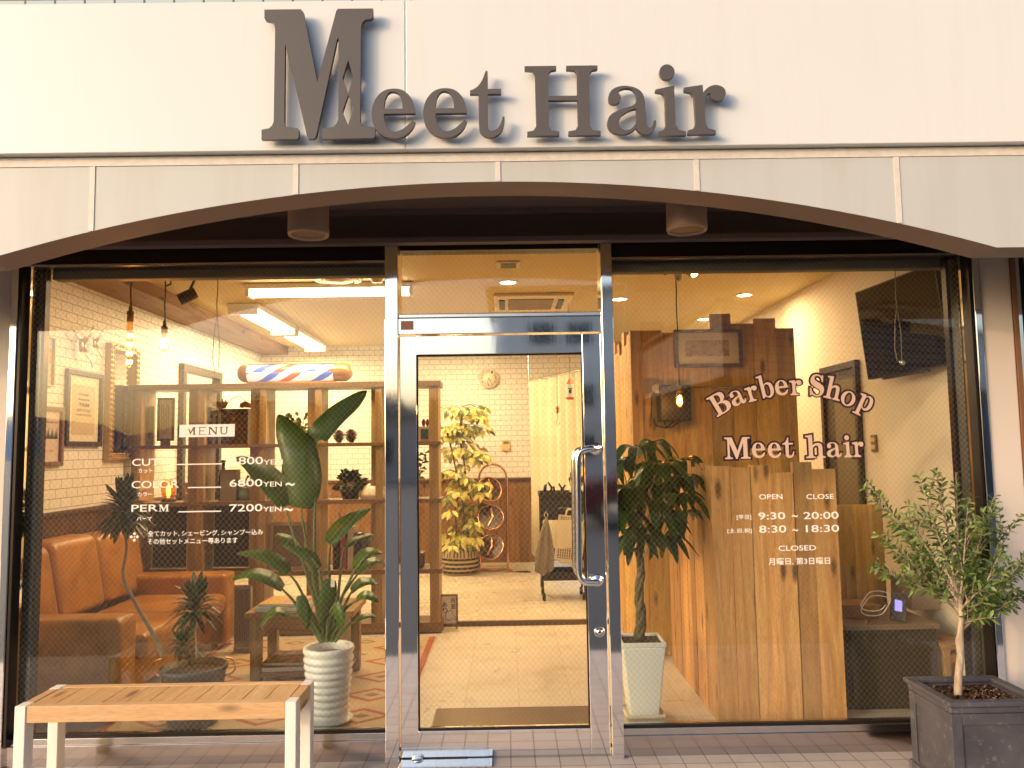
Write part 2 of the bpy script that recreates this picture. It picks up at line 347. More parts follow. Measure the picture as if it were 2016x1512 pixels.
def text_mesh(body, extrude=.0004, bold=0.0, vertical=False):
    c = bpy.data.curves.new('t', 'FONT'); c.body = body; c.extrude = 0; c.offset = bold; c.resolution_u = 3
    if vertical: c.space_line = 1.0
    o = bpy.data.objects.new('t', c); C.objects.link(o); dg = bpy.context.evaluated_depsgraph_get()
    me = bpy.data.meshes.new_from_object(o.evaluated_get(dg)); bpy.data.objects.remove(o); bpy.data.curves.remove(c); return me
def fit_text(name, body, x0, x1, z0, z1, y, mat, parent, bold=.0, rotz=0, tilt=0):
    """stand a line of writing into the box x0..x1, z0..z1 on the plane y (local x runs along rotz)"""
    me = text_mesh(body, bold=bold); vs = me.vertices
    a = min(v.co.x for v in vs); b = max(v.co.x for v in vs); c = min(v.co.y for v in vs); d = max(v.co.y for v in vs)
    for v in vs: v.co.x = (v.co.x-a)/(b-a)*(x1-x0); v.co.y = (v.co.y-c)/(d-c)*(z1-z0); v.co.z = 0
    if tilt: me.transform(Matrix.Rotation(tilt, 4, 'Z'))
    return place_mesh(name, me, mat, parent, (x0, y, z0), rotz)

# ================================================================== THE SETTING: ground and street
pave = tiles('pavement_tiles', (.58, .50, .455), (.64, .555, .51), (.27, .21, .18), .112, .112, .55, 0, .003, (.36, .32, .29), .6)
obj('pavement', B(-30, 30, -1.95, .1, -.3, 0), pave, kind='structure')
t = NT('asphalt'); v = t.coords(); n = t.noise(v, 60, 6, .7); n2 = t.noise(v, .6, 4)
t.col(t.mix(n2, t.ramp(n, (.3, (.028, .034, .046)), (.7, (.06, .07, .09))), (.05, .057, .07))); t.set(rough=.8); t.bump(n, .5, .01)
obj('road', B(-150, 150, -260, -1.95, -.4, -.03), t.m, kind='structure')
t = NT('mountain_haze_blue'); t.col((.30, .40, .52)); t.set(rough=1)
hm = MB()
xs = [-300+12*i for i in range(51)]
for i in range(50):
    h = [9+9*abs(sin(x*.021))+3*sin(x*.07+1)+1.5*sin(x*.19) for x in (xs[i], xs[i+1])]
    hm.hexa([(xs[i], -330, -1), (xs[i+1], -330, -1), (xs[i+1], -260, -1), (xs[i], -260, -1)], [(xs[i], -300, h[0]), (xs[i+1], -300, h[1]), (xs[i+1], -290, h[1]), (xs[i], -290, h[0])])
obj('hills', hm, t.m, kind='structure')

# shop interior floors and ceiling
low = tiles('entrance_floor_tile', (.62, .55, .45), (.68, .61, .51), (.45, .36, .26), .30, .30, .3, 0, .002, (.30, .20, .10), .55)
obj('entrance_floor', B(-3.0, 2.5, .06, 2.585, -.05, .02), low, kind='structure')
up_ = tiles('raised_floor_plank', (.58, .50, .39), (.68, .60, .48), (.40, .30, .2), .62, .155, .28, .37, .0015, (.42, .31, .19), .5)
obj('raised_floor', B(-3.0, 2.5, 2.6, 6.0, -.05, .062), up_, kind='structure')
obj('floor_step', B(-3.0, 2.5, 2.585, 2.6, -.05, .058), plain('step_edge', (.12, .07, .035), .4), kind='structure')
ceilm = plain('ceiling_paint', (.60, .48, .24), .7, var=.04, scale=3)
obj('ceiling', B(-3.0, 2.5, .05, 6.0, 2.72, 2.82), ceilm, kind='structure')

# ------------------------------------------------------------------ walls
white_brick = ((.77, .74, .68), (.82, .79, .73)); mort = (.17, .10, .05)
BW = thing('brick_wall', 'white subway brick side wall with a dark wood dado behind the sofa', 'wall', (-3.05, 3, 0))
obj('brick_face', B(-3.1, -3.0, .05, 6.0, 1.055, 2.72), bricks('brick_side', white_brick, mort, 'Y', .134, .0635), BW)
dado = wood('dado_wood', (.06, .022, .008), (.17, .07, .026), 'Z', rough=.45)
mb = MB()
y = .05
while y < 6: mb.box(-3.1, -2.99, y, min(6, y+.118), 0, 1.03); y += .12
obj('dado_panel', mb, dado, BW); obj('dado_cap', B(-3.1, -2.97, .05, 5.78, 1.03, 1.06), dado, BW, bevel=.004)
BB = thing('brick_wall', 'white subway brick rear wall with clock and wood dado', 'wall', (0, 5.9, 0))
obj('brick_face', B(-3.0, 2.5, 5.8, 5.95, 1.07, 2.72), bricks('brick_rear', white_brick, mort, 'X', .134, .0635), BB)
mb = MB(); x = -2.98
while x < .34: mb.box(x, x+.118, 5.79, 5.95, .0, 1.04); x += .12
obj('dado_panel', mb, wood('dado_wood_rear', (.17, .075, .025), (.38, .19, .07), 'Z', rough=.45), BB); obj('dado_cap', B(-2.97, .34, 5.765, 5.95, 1.04, 1.075), dado, BB, bevel=.004)
cream = plain('cream_wallpaper', (.72, .64, .52), .7, var=.05, scale=5, bump=.05)
RW = thing('side_wall', 'plain cream side wall with dark doorway and television', 'wall', (2.6, 3, 0))
obj('wall_face', B(2.5, 2.7, .05, 6.0, 0, 2.72), cream, RW)
beam = thing('ceiling_beam', 'brown wooden beam along the top of the brick side wall', 'beam', (-2.85, 3, 2.63))
bw = wood('beam_wood', (.16, .07, .03), (.40, .21, .095), 'Y', grain=.8, rough=.55)
obj('soffit_board', B(-3.0, -2.70, .06, 5.8, 2.628, 2.65), bw, beam); obj('side_board', B(-2.70, -2.675, .06, 5.8, 2.626, 2.72), bw, beam)

# facade: piers, bases, lintel, upper storey
paintw = plain('pier_paint', (.64, .56, .50), .5, var=.05, scale=2.5, bump=.04)
lp = tag(obj('facade_pier', B(-5.2, -2.372, -.06, .25, 0, 2.5), paintw, bevel=.006), 'pale painted pier beside the bench end of the shop front', 'pier')
rp = tag(obj('facade_pier', B(2.312, 2.468, -.06, .25, 0, 2.5), paintw, bevel=.006), 'narrow cream pier behind the potted olive tree', 'pier')
t = NT('upper_tile'); v = t.coords(); b = t.add('TexBrick'); sep = t.add('SeparateXYZ'); cb = t.add('CombineXYZ'); t.l.new(v, sep.inputs[0]); t.l.new(sep.outputs['X'], cb.inputs[0]); t.l.new(sep.outputs['Z'], cb.inputs[1]); t.l.new(cb.outputs[0], b.inputs['Vector'])
b.offset = 0; b.inputs['Color1'].default_value = (.42, .52, .55, 1); b.inputs['Color2'].default_value = (.46, .56, .58, 1); b.inputs['Mortar'].default_value = (.12, .1, .09, 1)
b.inputs['Scale'].default_value = 1; b.inputs['Brick Width'].default_value = .15; b.inputs['Row Height'].default_value = .15; b.inputs['Mortar Size'].default_value = .006
t.col(b.outputs['Color']); t.set(rough=.25)
tag(obj('upper_wall', B(-9, 9, .0, .3, 2.83, 9), t.m), 'pale blue tiled upper wall above the white fascia', 'wall')

# ------------------------------------------------------------------ canopy
CX, CZ, CR = -.044, -4.314, 6.770
fas = thing('canopy_fascia', 'white canopy fascia with a shallow arch over the shop front', 'fascia', (0, -.8, 2.2))
N = 72; XL, XR = -1.98, 1.895
arc = lambda x: CZ+math.sqrt(CR*CR-(x-CX)**2)
xs = [XL+(XR-XL)*i/N for i in range(N+1)]
pts = [(-6, arc(XL))]+[(x, arc(x)) for x in xs]+[(6, arc(XR))]
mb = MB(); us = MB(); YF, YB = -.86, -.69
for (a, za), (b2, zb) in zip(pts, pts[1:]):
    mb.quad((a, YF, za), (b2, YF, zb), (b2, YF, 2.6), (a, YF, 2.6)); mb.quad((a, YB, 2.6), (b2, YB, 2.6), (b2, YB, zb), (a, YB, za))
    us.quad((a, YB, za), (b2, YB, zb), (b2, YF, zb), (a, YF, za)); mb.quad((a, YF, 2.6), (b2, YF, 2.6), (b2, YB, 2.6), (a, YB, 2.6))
t = NT('arch_panel_paint'); v = t.coords(scale=(3, 3, .35)); f = t.noise(v, 2.2, 6, .6); v2 = t.coords(); f2 = t.noise(v2, 1.3, 5)
t.col(t.mix(t.ramp(f, (.45, (0, 0, 0)), (.8, (.5, .5, .5))), t.mix(f2, (.49, .505, .50), (.54, .555, .55)), (.42, .40, .37))); t.set(rough=.45)
obj('arch_panel', mb, t.m, fas); obj('arch_soffit', us, plain('arch_soffit_shade', (.27, .20, .165), .55, var=.08, scale=5), fas)  # shade under the arch is put into the underside's darker brown colour
seal = plain('joint_sealant', (.68, .63, .58), .5, var=.2, scale=30, bump=.3)
mb = MB(); mb.box(-6, 6, -.864, -.8605, 2.535, 2.569)
obj('joint_strip', mb, seal, fas)
for x in (-1.574, -.795, -.018, .750, 1.526):
    mb = MB().box(x-.010, x+.010, -.8632, -.8605, arc(x)+.001, 2.534)
    obj('joint_strip', mb, seal, fas)
t = NT('sign_panel_enamel'); v = t.coords(); f = t.noise(v, .9, 3); vs_ = t.coords(scale=(7, 7, .45)); st_ = t.ramp(t.noise(vs_, 2.2, 6, .65), (.5, (0, 0, 0)), (.8, (.14, .14, .14)))
t.col(t.mix(st_, t.mix(f, (.68, .69, .695), (.735, .735, .735)), (.58, .55, .51))); t.set(rough=.32, Coat_Weight=.3, Coat_Roughness=.15); t.bump(t.noise(v, 1.6, 2), .05, .02)
for nm, x0, x1 in (('sign_panel', -6, -.3685), ('sign_panel', -.3655, 6)): obj(nm, B(x0, x1, -.9, -.70, 2.574, 3.168), t.m, fas, bevel=.003)
obj('seam_backing', B(-.3685, -.3655, -.897, -.70, 2.576, 3.16), seal, fas)
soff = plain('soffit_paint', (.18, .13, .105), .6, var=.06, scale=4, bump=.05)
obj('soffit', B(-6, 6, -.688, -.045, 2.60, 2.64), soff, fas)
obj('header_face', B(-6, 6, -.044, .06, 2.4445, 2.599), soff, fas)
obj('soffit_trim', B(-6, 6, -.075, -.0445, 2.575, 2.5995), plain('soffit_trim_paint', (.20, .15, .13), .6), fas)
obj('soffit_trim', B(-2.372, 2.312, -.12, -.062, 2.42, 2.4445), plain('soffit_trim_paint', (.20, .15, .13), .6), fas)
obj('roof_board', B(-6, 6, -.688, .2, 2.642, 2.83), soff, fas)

# sign lettering on the fascia
signm = plain('sign_letter_bronze', (.098, .085, .080), .42, .1, var=.05, scale=6)
edge_pt = P(515+1, 277, -.938)
sign = thing('shop_sign', 'large dark serif letters reading Meet Hair on the white fascia', 'sign', (0, -.9, 2.6))
U = (P(1000, 200, -.938)-P(1000, 280, -.938)).length/80/2.016   # metres per drawn unit
for ch, x0, yb, nm in (('bigM', 32, 556, 'M'), ('e', 468, 548, 'e'), ('e', 673, 546, 'e'), ('t', 860, 545, 't'), ('H', 1079, 542, 'H'), ('a', 1403, 538, 'a'), ('i', 1598, 541, 'i'), ('r', 1712, 536, 'r')):
    w = P(500+x0/2.016, yb/2.016, -.938)
    polys = [[(q[0]*U, q[1]*U) for q in smooth_contour(c)] for c in G[ch]]
    o = place_mesh('letter', curve_mesh('letter', polys, .0085, 0, .0005), signm, sign, (w.x, -.936, w.z))
# canopy downlights (unlit)
def canopy_light(x, label):
    t_ = thing('canopy_downlight', label, 'downlight', (x, -.42, 2.375), 'canopy downlights')
    bm = plain('downlight_body', (.42, .30, .22), .45, var=.05)
    obj('housing', MB().lathe((x, -.42, 0), [(.087, 2.599), (.089, 2.385), (.086, 2.375), (.079, 2.375), (.074, 2.39), (.070, 2.45)], 40), bm, t_)
    m = MB()
    for k in range(4): m.lathe((x, -.42, 0), [(.076-.006*k, 2.384+.012*k), (.069-.006*k, 2.389+.012*k), (.069-.006*k, 2.394+.012*k), (.076-.006*k, 2.396+.012*k)], 32)
    obj('baffle', m, plain('baffle', (.2, .13, .09), .5), t_); return t_
canopy_light(-.857, 'round brown canopy downlight above the menu window')
canopy_light(.811, 'round brown canopy downlight above the Barber Shop window')

# ------------------------------------------------------------------ shop windows
def wire(x0, x1, z0, z1, y, sp=.0275, ang=rad(48), r=.00039):
    m = MB(); tn = math.tan(ang); h = z1-z0; dx = h/tn
    for sgn in (1, -1):
        k = int((x0-dx-.1)/sp)
        while k*sp < x1+dx:
            xb = k*sp; k += 1                                        # x at z0
            a, b = (0, 1)
            pts_ = []
            for zz in (0, h): pts_.append((xb+sgn*zz/tn, zz))
            (xa, za), (xc, zc) = pts_
            # clip to x0..x1
            def clip(xv, zv, X): return zv+(X-xv)*tn*sgn
            lo, hi = sorted((xa, xc))
            if hi < x0 or lo > x1: continue
            q = []
            for (xv, zv) in pts_:
                X = min(max(xv, x0), x1); q.append((X, clip(xv, zv, X) if X != xv else zv))
            if abs(q[0][0]-q[1][0]) < .004: continue
            yy = y+(.0007 if sgn > 0 else -.0007)
            m.tube([(q[0][0], yy, z0+q[0][1]), (q[1][0], yy, z0+q[1][1])], r, 4, cap=False)
    return m
wiremat = plain('mesh_wire', (.42, .31, .17), .32, .85, var=.02)
def window(name, label, x0, x1, z0, z1, left):
    w = thing(name, label, 'window', ((x0+x1)/2, 0, z0-.1))
    obj('frame', B(x0, x1, -.045, .05, z1, z1+.075), DARKMET, w, bevel=.003)                           # head
    obj('head_trim', B(x0, x1, -.06, -.046, z1-.004, z1+.006), SATIN, w)
    obj('sill_rail', B(x0, x1, -.04, .05, z0-.032, z0), SATIN, w, bevel=.002)
    obj('glazing_bead', B(x0, x1, -.028, -.008, z0+.0005, z0+.012), DARKMET, w)
    p = obj('pane', B(x0+.002, x1-.002, -.003, .003, z0, z1), GLASS, w)
    obj('wire_mesh', wire(x0+.004, x1-.004, z0+.002, z1-.002, 0), wiremat, p)
    return w
Z0, Z1 = .122, 2.345
wl_ = window('shop_window', 'wide wired glass window with the price menu, behind the bench', -2.318, -.578, Z0, Z1, True)
wr_ = window('shop_window', 'wide wired glass window lettered Barber Shop, behind the olive tree', .524, 2.258, Z0, Z1, False)
def jamb(w, xa, xb, inner, sgn):
    obj('jamb', B(min(xa, xb), max(xa, xb), -.075, .06, .0, 2.42), CHROME, w, bevel=.004)
    a, b = sorted((inner, inner+sgn*.05)); m = MB().box(a, b, .012, .045, Z0, 2.345); obj('reveal', m, plain('reveal_steel', (.55, .5, .44), .1, .9, var=.03), w)
    a, b = sorted((inner+sgn*.05, inner+sgn*.066)); obj('inner_post', B(a, b, .01, .05, Z0, 2.345), DARKMET, w)
    a, b = sorted((inner+sgn*.0, inner-sgn*.012)); obj('gasket', B(a, b, -.07, -.005, Z0-.03, 2.35), DARKMET, w)
jamb(wl_, -2.371, -2.335, -2.318, 1); jamb(wr_, 2.311, 2.275, 2.258, -1)
basem = tiles('polished_base_stone', (.10, .085, .08), (.115, .10, .09), (.05, .042, .04), .155, .5, .2, 0, .002, (.5, .48, .46), .35)
tag(obj('window_base', B(-2.371, -.578, -.05, .05, 0, .09), steel('base_steel', (.60, .54, .52), .10, .06)), 'low polished base plinth under the menu window', 'plinth')
tag(obj('window_base', B(.524, 2.311, -.05, .05, 0, .09), bpy.data.materials['base_steel']), 'low polished base plinth under the Barber Shop window', 'plinth')
# roller blinds rolled up inside the glass
def blind(x0, x1, cx, label, tail, bead):
    b_ = thing('roller_blind', label, 'blind', ((x0+x1)/2, .07, 2.3))
    obj('cassette', B(x0, x1, .055, .12, 2.302, 2.42), plain('blind_cassette', (.16, .17, .14), .6), b_, bevel=.006)
    q = [(cx, .06, 2.31)]+[(cx+.002*sin(i), .06, 2.31-i*.03) for i in range(1, 8)]
    z = 2.31-.21
    lp_ = [(cx, .06, z), (cx-.012, .06, z-.06), (cx-.02, .062, z-.2), (cx-.008, .065, z-.27), (cx+.012, .062, z-.255), (cx+.014, .06, z-.12), (cx+.004, .06, z-.02)]
    obj('pull_cord', MB().tube(q, .0022, 6).tube(lp_, .0022, 6, closed=True), plain('cord_beige', (.5, .42, .32) if bead else (.25, .17, .1), .6), b_)
    if bead: obj('cord_bead', MB().lathe((cx+.012, .06, z-.275), [(.003, .02), (.013, .008), (.014, 0), (.008, -.008), (0, -.009)], 14), CHROME, b_)
blind(-2.25, -.585, -1.43, 'rolled dark blind above the price menu with thin looped cord', .3, False)
blind(.53, 2.25, 1.965, 'rolled dark blind above the Barber Shop lettering with beaded cord', .3, True)
tr = thing('transom_window', 'small wired glass transom over the entrance door', 'window', (-.025, 0, 2.1))
p = obj('pane', B(-.508, .462, -.003, .003, 2.085, 2.40), GLASS, tr); obj('wire_mesh', wire(-.507, .461, 2.087, 2.398, 0), wiremat, p)
obj('head', B(-.508, .462, -.045, .05, 2.40, 2.42), DARKMET, tr)
# lintel over everything
tag(obj('lintel', B(-2.371, 2.311, -.04, .06, 2.4205, 2.444), DARKMET), 'dark metal lintel running over windows and entrance', 'lintel')
# ------------------------------------------------------------------ entrance
fr = thing('door_frame', 'mirror polished steel door frame at the entrance', 'door frame', (-.02, 0, 0))
obj('post', B(-.576, -.5125, -.08, .07, 0, 2.4195), CHROME, fr, bevel=.003)
obj('post', B(.4675, .5225, -.08, .07, 0, 2.4195), CHROME, fr, bevel=.003)
obj('head_bar', B(-.512, .467, -.07, .06, 1.985, 2.062), CHROME, fr, bevel=.002)
obj('head_ledge', B(-.512, .467, -.07, .06, 2.0625, 2.084), steel('ledge_steel', (.9, .9, .89), .2, .02), fr, bevel=.004)
a = P(789, 632, -.073); b = P(814, 649, -.073)
stk = obj('sticker', B(a.x, b.x, -.0725, -.0705, b.z, a.z), plain('sticker_brown', (.32, .18, .12), .5), fr, bevel=.0008)
for k, (w0, w1) in enumerate(((.1, .5), (.12, .88), (.4, .95))):
    zz = b.z+(a.z-b.z)*(.75-.27*k); obj('print_line', B(a.x+(b.x-a.x)*w0, a.x+(b.x-a.x)*w1, -.0732, -.0726, zz-.002, zz+.002), plain('sticker_print', (.5, .12, .08) if k < 2 else (.7, .6, .5), .5), stk)
dr = thing('entrance_door', 'glazed steel entrance door with a long D pull handle', 'door', (-.02, 0, 0))
DX0, DX1, DZ0, DZ1 = -.5085, .4635, .012, 1.980
GX0, GX1, GZ0, GZ1 = -.428, .372, .128, 1.888
obj('stile', B(DX0, GX0, -.045, .02, DZ0, DZ1), CHROME, dr, bevel=.003); obj('stile', B(GX1, DX1, -.045, .02, DZ0, DZ1), CHROME, dr, bevel=.003)
obj('top_rail', B(GX0+.0005, GX1-.0005, -.0445, .02, GZ1, DZ1-.001), CHROME, dr, bevel=.002); obj('bottom_rail', B(GX0+.0005, GX1-.0005, -.0445, .02, DZ0, GZ0), CHROME, dr, bevel=.002)
p = obj('pane', B(GX0, GX1, -.018, -.012, GZ0, GZ1), GLASS, dr); obj('wire_mesh', wire(GX0+.001, GX1-.001, GZ0+.001, GZ1-.001, -.015), wiremat, p)
bead = MB(); bead.box(GX0, GX1, -.03, -.019, GZ0, GZ0+.008).box(GX0, GX1, -.03, -.019, GZ1-.008, GZ1).box(GX0, GX0+.006, -.03, -.019, GZ0+.0085, GZ1-.0085).box(GX1-.006, GX1, -.03, -.019, GZ0+.0085, GZ1-.0085)
obj('glazing_bead', bead, DARKMET, dr)
h1 = P(1172, 883, -.045); h2 = P(1176, 1142, -.045); xo = P(1137, 890, -.11).x; xo2 = P(1140, 1140, -.11).x
def arcs(p, q, c, n=7): return [Vector(p)*(1-t)**2+Vector(c)*2*t*(1-t)+Vector(q)*t*t for t in [i/n for i in range(n+1)]]
hz1, hz2 = h1.z+.0, h2.z-.0
path = [Vector((h1.x, -.045, hz1)), Vector((h1.x-.005, -.07, hz1))]+arcs((h1.x-.02, -.10, hz1), (xo+.04, -.115, hz1-.004), (h1.x-.03, -.115, hz1))
path += arcs((xo+.035, -.115, hz1-.005), (xo, -.115, hz1-.06), (xo, -.115, hz1-.008))
path += [Vector((xo+(xo2-xo)*k/6, -.115, hz1-.06+(hz2+.06-hz1+.06)*k/6)) for k in range(1, 6)]
path += arcs((xo2, -.115, hz2+.06), (xo2+.04, -.115, hz2), (xo2+.002, -.115, hz2+.005))+arcs((xo2+.05, -.115, hz2), (h2.x, -.09, hz2), (h2.x-.004, -.115, hz2))+[Vector((h2.x, -.045, hz2))]
HS = steel('handle_steel', (.82, .80, .78), .07, 0)
hd = obj('handle', MB().tube(path, .0155, 16), HS, dr)
obj('handle', MB().tube([Vector((p.x, -.025-p.y, p.z)) for p in path], .0155, 12), HS, dr)
obj('rosette', MB().lathe((h1.x, -.045, hz1), [(.0, -.012), (.024, -.008), (.03, 0)], 24, 'y'), HS, hd); obj('rosette', MB().lathe((h2.x, -.045, hz2), [(.0, -.012), (.024, -.008), (.03, 0)], 24, 'y'), HS, hd)
k_ = P(1180, 1244, -.045); kc = (k_.x, -.045, k_.z)
lk = obj('lock', MB().lathe(kc, [(.0, -.013), (.006, -.013), (.013, -.012), (.0135, -.009), (.019, -.008), (.0195, -.005), (.023, -.004), (.025, 0)], 28, 'y'), HS, dr)
obj('keyhole', B(kc[0]-.0015, kc[0]+.0015, -.0592, -.0582, kc[2]-.005, kc[2]+.005), BLACK, lk)
# floor hinge cover
a = PZ(783, 1504, .012); b = PZ(957, 1501, .012)
fh = thing('hinge_cover', 'stainless floor hinge cover plate at the foot of the door', 'hinge cover', (a.x+.1, -.1, 0))
ss = steel('hinge_plate', (.85, .85, .84), .1, .08)
obj('cover_plate', B(-.508, -.085, -.145, -.05, 0, .008), ss, fh, bevel=.002)
obj('foot_plate', MB().box(-.508, -.10, -.0485, -.046, .012, .055), ss, fh, bevel=.001)
obj('pivot', MB().lathe((-.43, -.062, .008), [(.028, 0), (.026, .006), (.012, .008), (.0, .009)], 20), HS, fh)
obj('dirt_line', MB().box(-.5, -.2, -.0505, -.0475, .0085, .013), plain('grime', (.05, .03, .02), .9), fh)
obj('threshold', B(-.5755, .5225, -.04, .10, 0, .0115), SATIN, fr)

# next-door window strip beyond the narrow pier
nd = thing('side_window', 'narrow strip of dark framed window beyond the cream pier', 'window', (2.7, 0, 0))
obj('frame', B(2.47, 2.49, -.07, .06, 0, 2.42), plain('brown_edge', (.2, .1, .05), .4), nd); obj('frame', B(2.495, 2.52, -.05, .06, 0, 2.42), CHROME, nd); obj('frame', B(2.523, 2.56, -.03, .06, 0, 2.42), DARKMET, nd)
obj('pane', B(2.562, 4.2, -.003, .003, .1, 2.42), GLASS, nd)
tag(obj('brick_wall', B(2.72, 4.4, .5, .6, 0, 2.8), bricks('brick_next', white_brick, mort, 'X', .134, .0635)), 'white brick wall inside the neighbouring window', 'wall')

# ------------------------------------------------------------------ lettering on the glass
YG = -.0045
filmw = plain('white_vinyl', (.86, .83, .77), .5, var=.01)
def L5(x, y): return P(220+x/5.305, 820+y/5.305, YG)
def L6(x, y, Y=YG): return P(1380+x/3.689, 720+y/3.689, Y)
def line(name, F, body, x0, x1, y0, y1, par, bold=.02):
    m = (y0+y1)/2; a = F(x0, m); b = F(x1, m); z1 = F((x0+x1)/2, y0).z; z0 = F((x0+x1)/2, y1).z
    return fit_text(name, body, a.x, b.x, z0, z1, YG, filmw, par, bold)
def rule(F, x0, x1, y, par):
    a = F(x0, y); b = F(x1, y); return obj('rule_line', B(a.x, b.x, YG-.0004, YG, (a.z+b.z)/2-.0028, (a.z+b.z)/2+.0028), filmw, par)
c0 = L5(700, 700)
ml = thing('menu_lettering', 'white vinyl price list headed MENU on the left-hand window glass', 'window lettering', (c0.x, YG, L5(700, 1330).z))
a = L5(705, 217); b = L5(1285, 78); sx = (b.x-a.x)/580; sz = (b.z-a.z)/139
def HP(*p): return [((x-705)*sx, (217-y)*sz) for x, y in p]
holes = [HP((770, 192), (770, 186), (780, 184), (782, 116), (770, 114), (770, 108), (800, 108), (824, 160), (848, 108), (878, 108), (878, 114), (868, 116), (868, 184), (878, 186), (878, 192), (842, 192), (842, 186), (852, 184), (852, 130), (822, 190), (794, 130), (794, 184), (804, 186), (804, 192)),
         HP((905, 108), (985, 108), (985, 124), (980, 117), (924, 116), (924, 145), (965, 144), (966, 156), (924, 153), (924, 184), (980, 184), (987, 174), (987, 192), (905, 192), (905, 187), (913, 184), (913, 116), (905, 114)),
         HP((1008, 108), (1035, 108), (1086, 170), (1086, 116), (1074, 114), (1074, 108), (1106, 108), (1106, 114), (1097, 116), (1097, 192), (1084, 192), (1027, 124), (1027, 184), (1038, 187), (1038, 192), (1006, 192), (1006, 187), (1016, 184), (1016, 116), (1008, 114)),
         HP((1125, 108), (1160, 108), (1160, 114), (1149, 116), (1149, 165), (1158, 180), (1172, 184), (1188, 180), (1196, 165), (1196, 116), (1186, 114), (1186, 108), (1217, 108), (1217, 114), (1208, 116), (1207, 168), (1195, 188), (1172, 193), (1148, 188), (1136, 168), (1135, 116), (1125, 114))]
place_mesh('heading_panel', curve_mesh('hp', [[(0, 0), (580*sx, 0), (580*sx, 139*sz), (0, 139*sz)]]+holes, .0003), filmw, ml, (a.x, YG, a.z))
for body, x0, x1, y0, y1 in (('CUT', 212, 495, 440, 515), ('カット', 275, 425, 543, 590), ('3800', 1240, 1580, 422, 500), ('YEN', 1584, 1785, 450, 500),
                             ('COLOR', 207, 700, 670, 748), ('カラー', 268, 425, 788, 835), ('6800', 1230, 1574, 655, 732), ('YEN', 1580, 1775, 680, 731), ('~', 1815, 1910, 690, 725),
                             ('PER', 205, 482, 920, 993), ('パーマ', 260, 418, 1045, 1088), ('7200', 1228, 1574, 915, 992), ('YEN', 1578, 1772, 942, 991), ('~', 1795, 1893, 955, 990),
                             ('全てカット, シェービング, シャンプー込み', 375, 1580, 1185, 1247), ('その他セットメニュー等あります', 375, 1315, 1268, 1330)):
    line('text_line', L5, body, x0, x1, y0, y1, ml, .008 if ord(body[0]) < 200 else .012)
mw = L5(488, 993); mk = (L5(600, 956).x-mw.x)/330; mh = (L5(540, 920).z-L5(540, 993).z)/277
place_mesh('text_line', curve_mesh('tl', [[(q_[0]*mk, q_[1]*mh) for q_ in c] for c in G['M']], .0001), filmw, ml, (mw.x, YG, mw.z))
for x0, x1, y in ((612, 1150, 498), (795, 1143, 740), (695, 1143, 992)): rule(L5, x0, x1, y, ml)
m = MB(); q = L5(236, 1257); u = sx
for dx, dz in ((0, 0), (31, 0), (-31, 0), (0, 33), (0, -33)):
    X, Z, h = q.x+dx*u, q.z+dz*u, 18*u
    if dx == dz == 0: continue
    m.prism([(X-h, Z), (X, Z-h), (X+h, Z), (X, Z+h)], YG-.0004, YG)
m.prism([(q.x-9*u, q.z), (q.x, q.z-9*u), (q.x+9*u, q.z), (q.x, q.z+9*u)], YG-.0004, YG)
obj('flower_mark', m, filmw, ml)
c0 = L6(600, 1200)
hl = thing('hours_lettering', 'white vinyl opening hours on the glass in front of the plank counter', 'window lettering', (c0.x, YG, L6(600, 1450).z))
for body, x0, x1, y0, y1 in (('OPEN', 423, 592, 933, 970), ('CLOSE', 765, 965, 932, 968), ('[平日]', 260, 365, 1084, 1120), ('9:30', 417, 612, 1065, 1117), ('~', 660, 703, 1084, 1100), ('20:00', 745, 1000, 1061, 1113),
                             ('[土.日.祝]', 192, 370, 1182, 1218), ('8:30', 423, 620, 1160, 1213), ('~', 665, 707, 1186, 1202), ('18:30', 762, 1003, 1156, 1208), ('CLOSED', 563, 836, 1305, 1343), ('月曜日, 第3日曜日', 490, 938, 1393, 1447)):
    line('text_line', L6, body, x0, x1, y0, y1, hl, .008 if ord(body[0]) < 200 and body[0] != '[' else .012)
sn = thing('shop_name_lettering', 'pink dark-edged vinyl words Barber Shop Meet hair on the right-hand glass', 'window lettering', (L6(640, 400).x, YG, L6(640, 690).z))
pinkf = plain('pink_vinyl', (.64, .44, .34), .5, var=.02); darkf = plain('dark_vinyl', (.035, .012, .012), .5, var=.02)
u6 = (L6(700, 400)-L6(600, 400)).length/100
def name_letter(ch, x, y, rot, s, wx=1.0):
    w = L6(x, y); R_ = Matrix.Rotation(rad(rot), 2)
    polys = [[tuple(R_ @ Vector((q_[0]*u6*s*wx, q_[1]*u6*s))) for q_ in smooth_contour(c)] for c in G[ch]]
    e = place_mesh('letter_edge', curve_mesh('le', polys, .0002, .0098), darkf, sn, (w.x, YG+.0006, w.z))
    e2 = place_mesh('letter_edge', curve_mesh('le', polys, .0002, .0060), darkf, sn, (w.x, YG+.0004, w.z))
    place_mesh('letter', curve_mesh('lf', polys, .0002, .0006), pinkf, sn, (w.x, YG-.0006, w.z))
for ch, x, y, rot in (('B', 118, 374, 29), ('a', 238, 300, 20), ('r', 343, 268, 14), ('b', 433, 240, 11), ('e', 545, 216, 4), ('r', 645, 214, 0), ('S', 783, 212, -8), ('h', 890, 228, -15), ('o', 1004, 268, -22), ('p', 1122, 288, -27)):
    name_letter(ch, x, y, rot, .555)
for ch, x, y, wx in (('M', 176, 678, 1), ('e', 374, 668, 1), ('e', 490, 668, 1), ('t', 598, 668, 1.1), ('h', 765, 671, 1.18), ('a', 918, 666, 1), ('i', 1040, 665, 1), ('r', 1104, 663, .9)):
    name_letter(ch, x, y, .6, .555, wx)

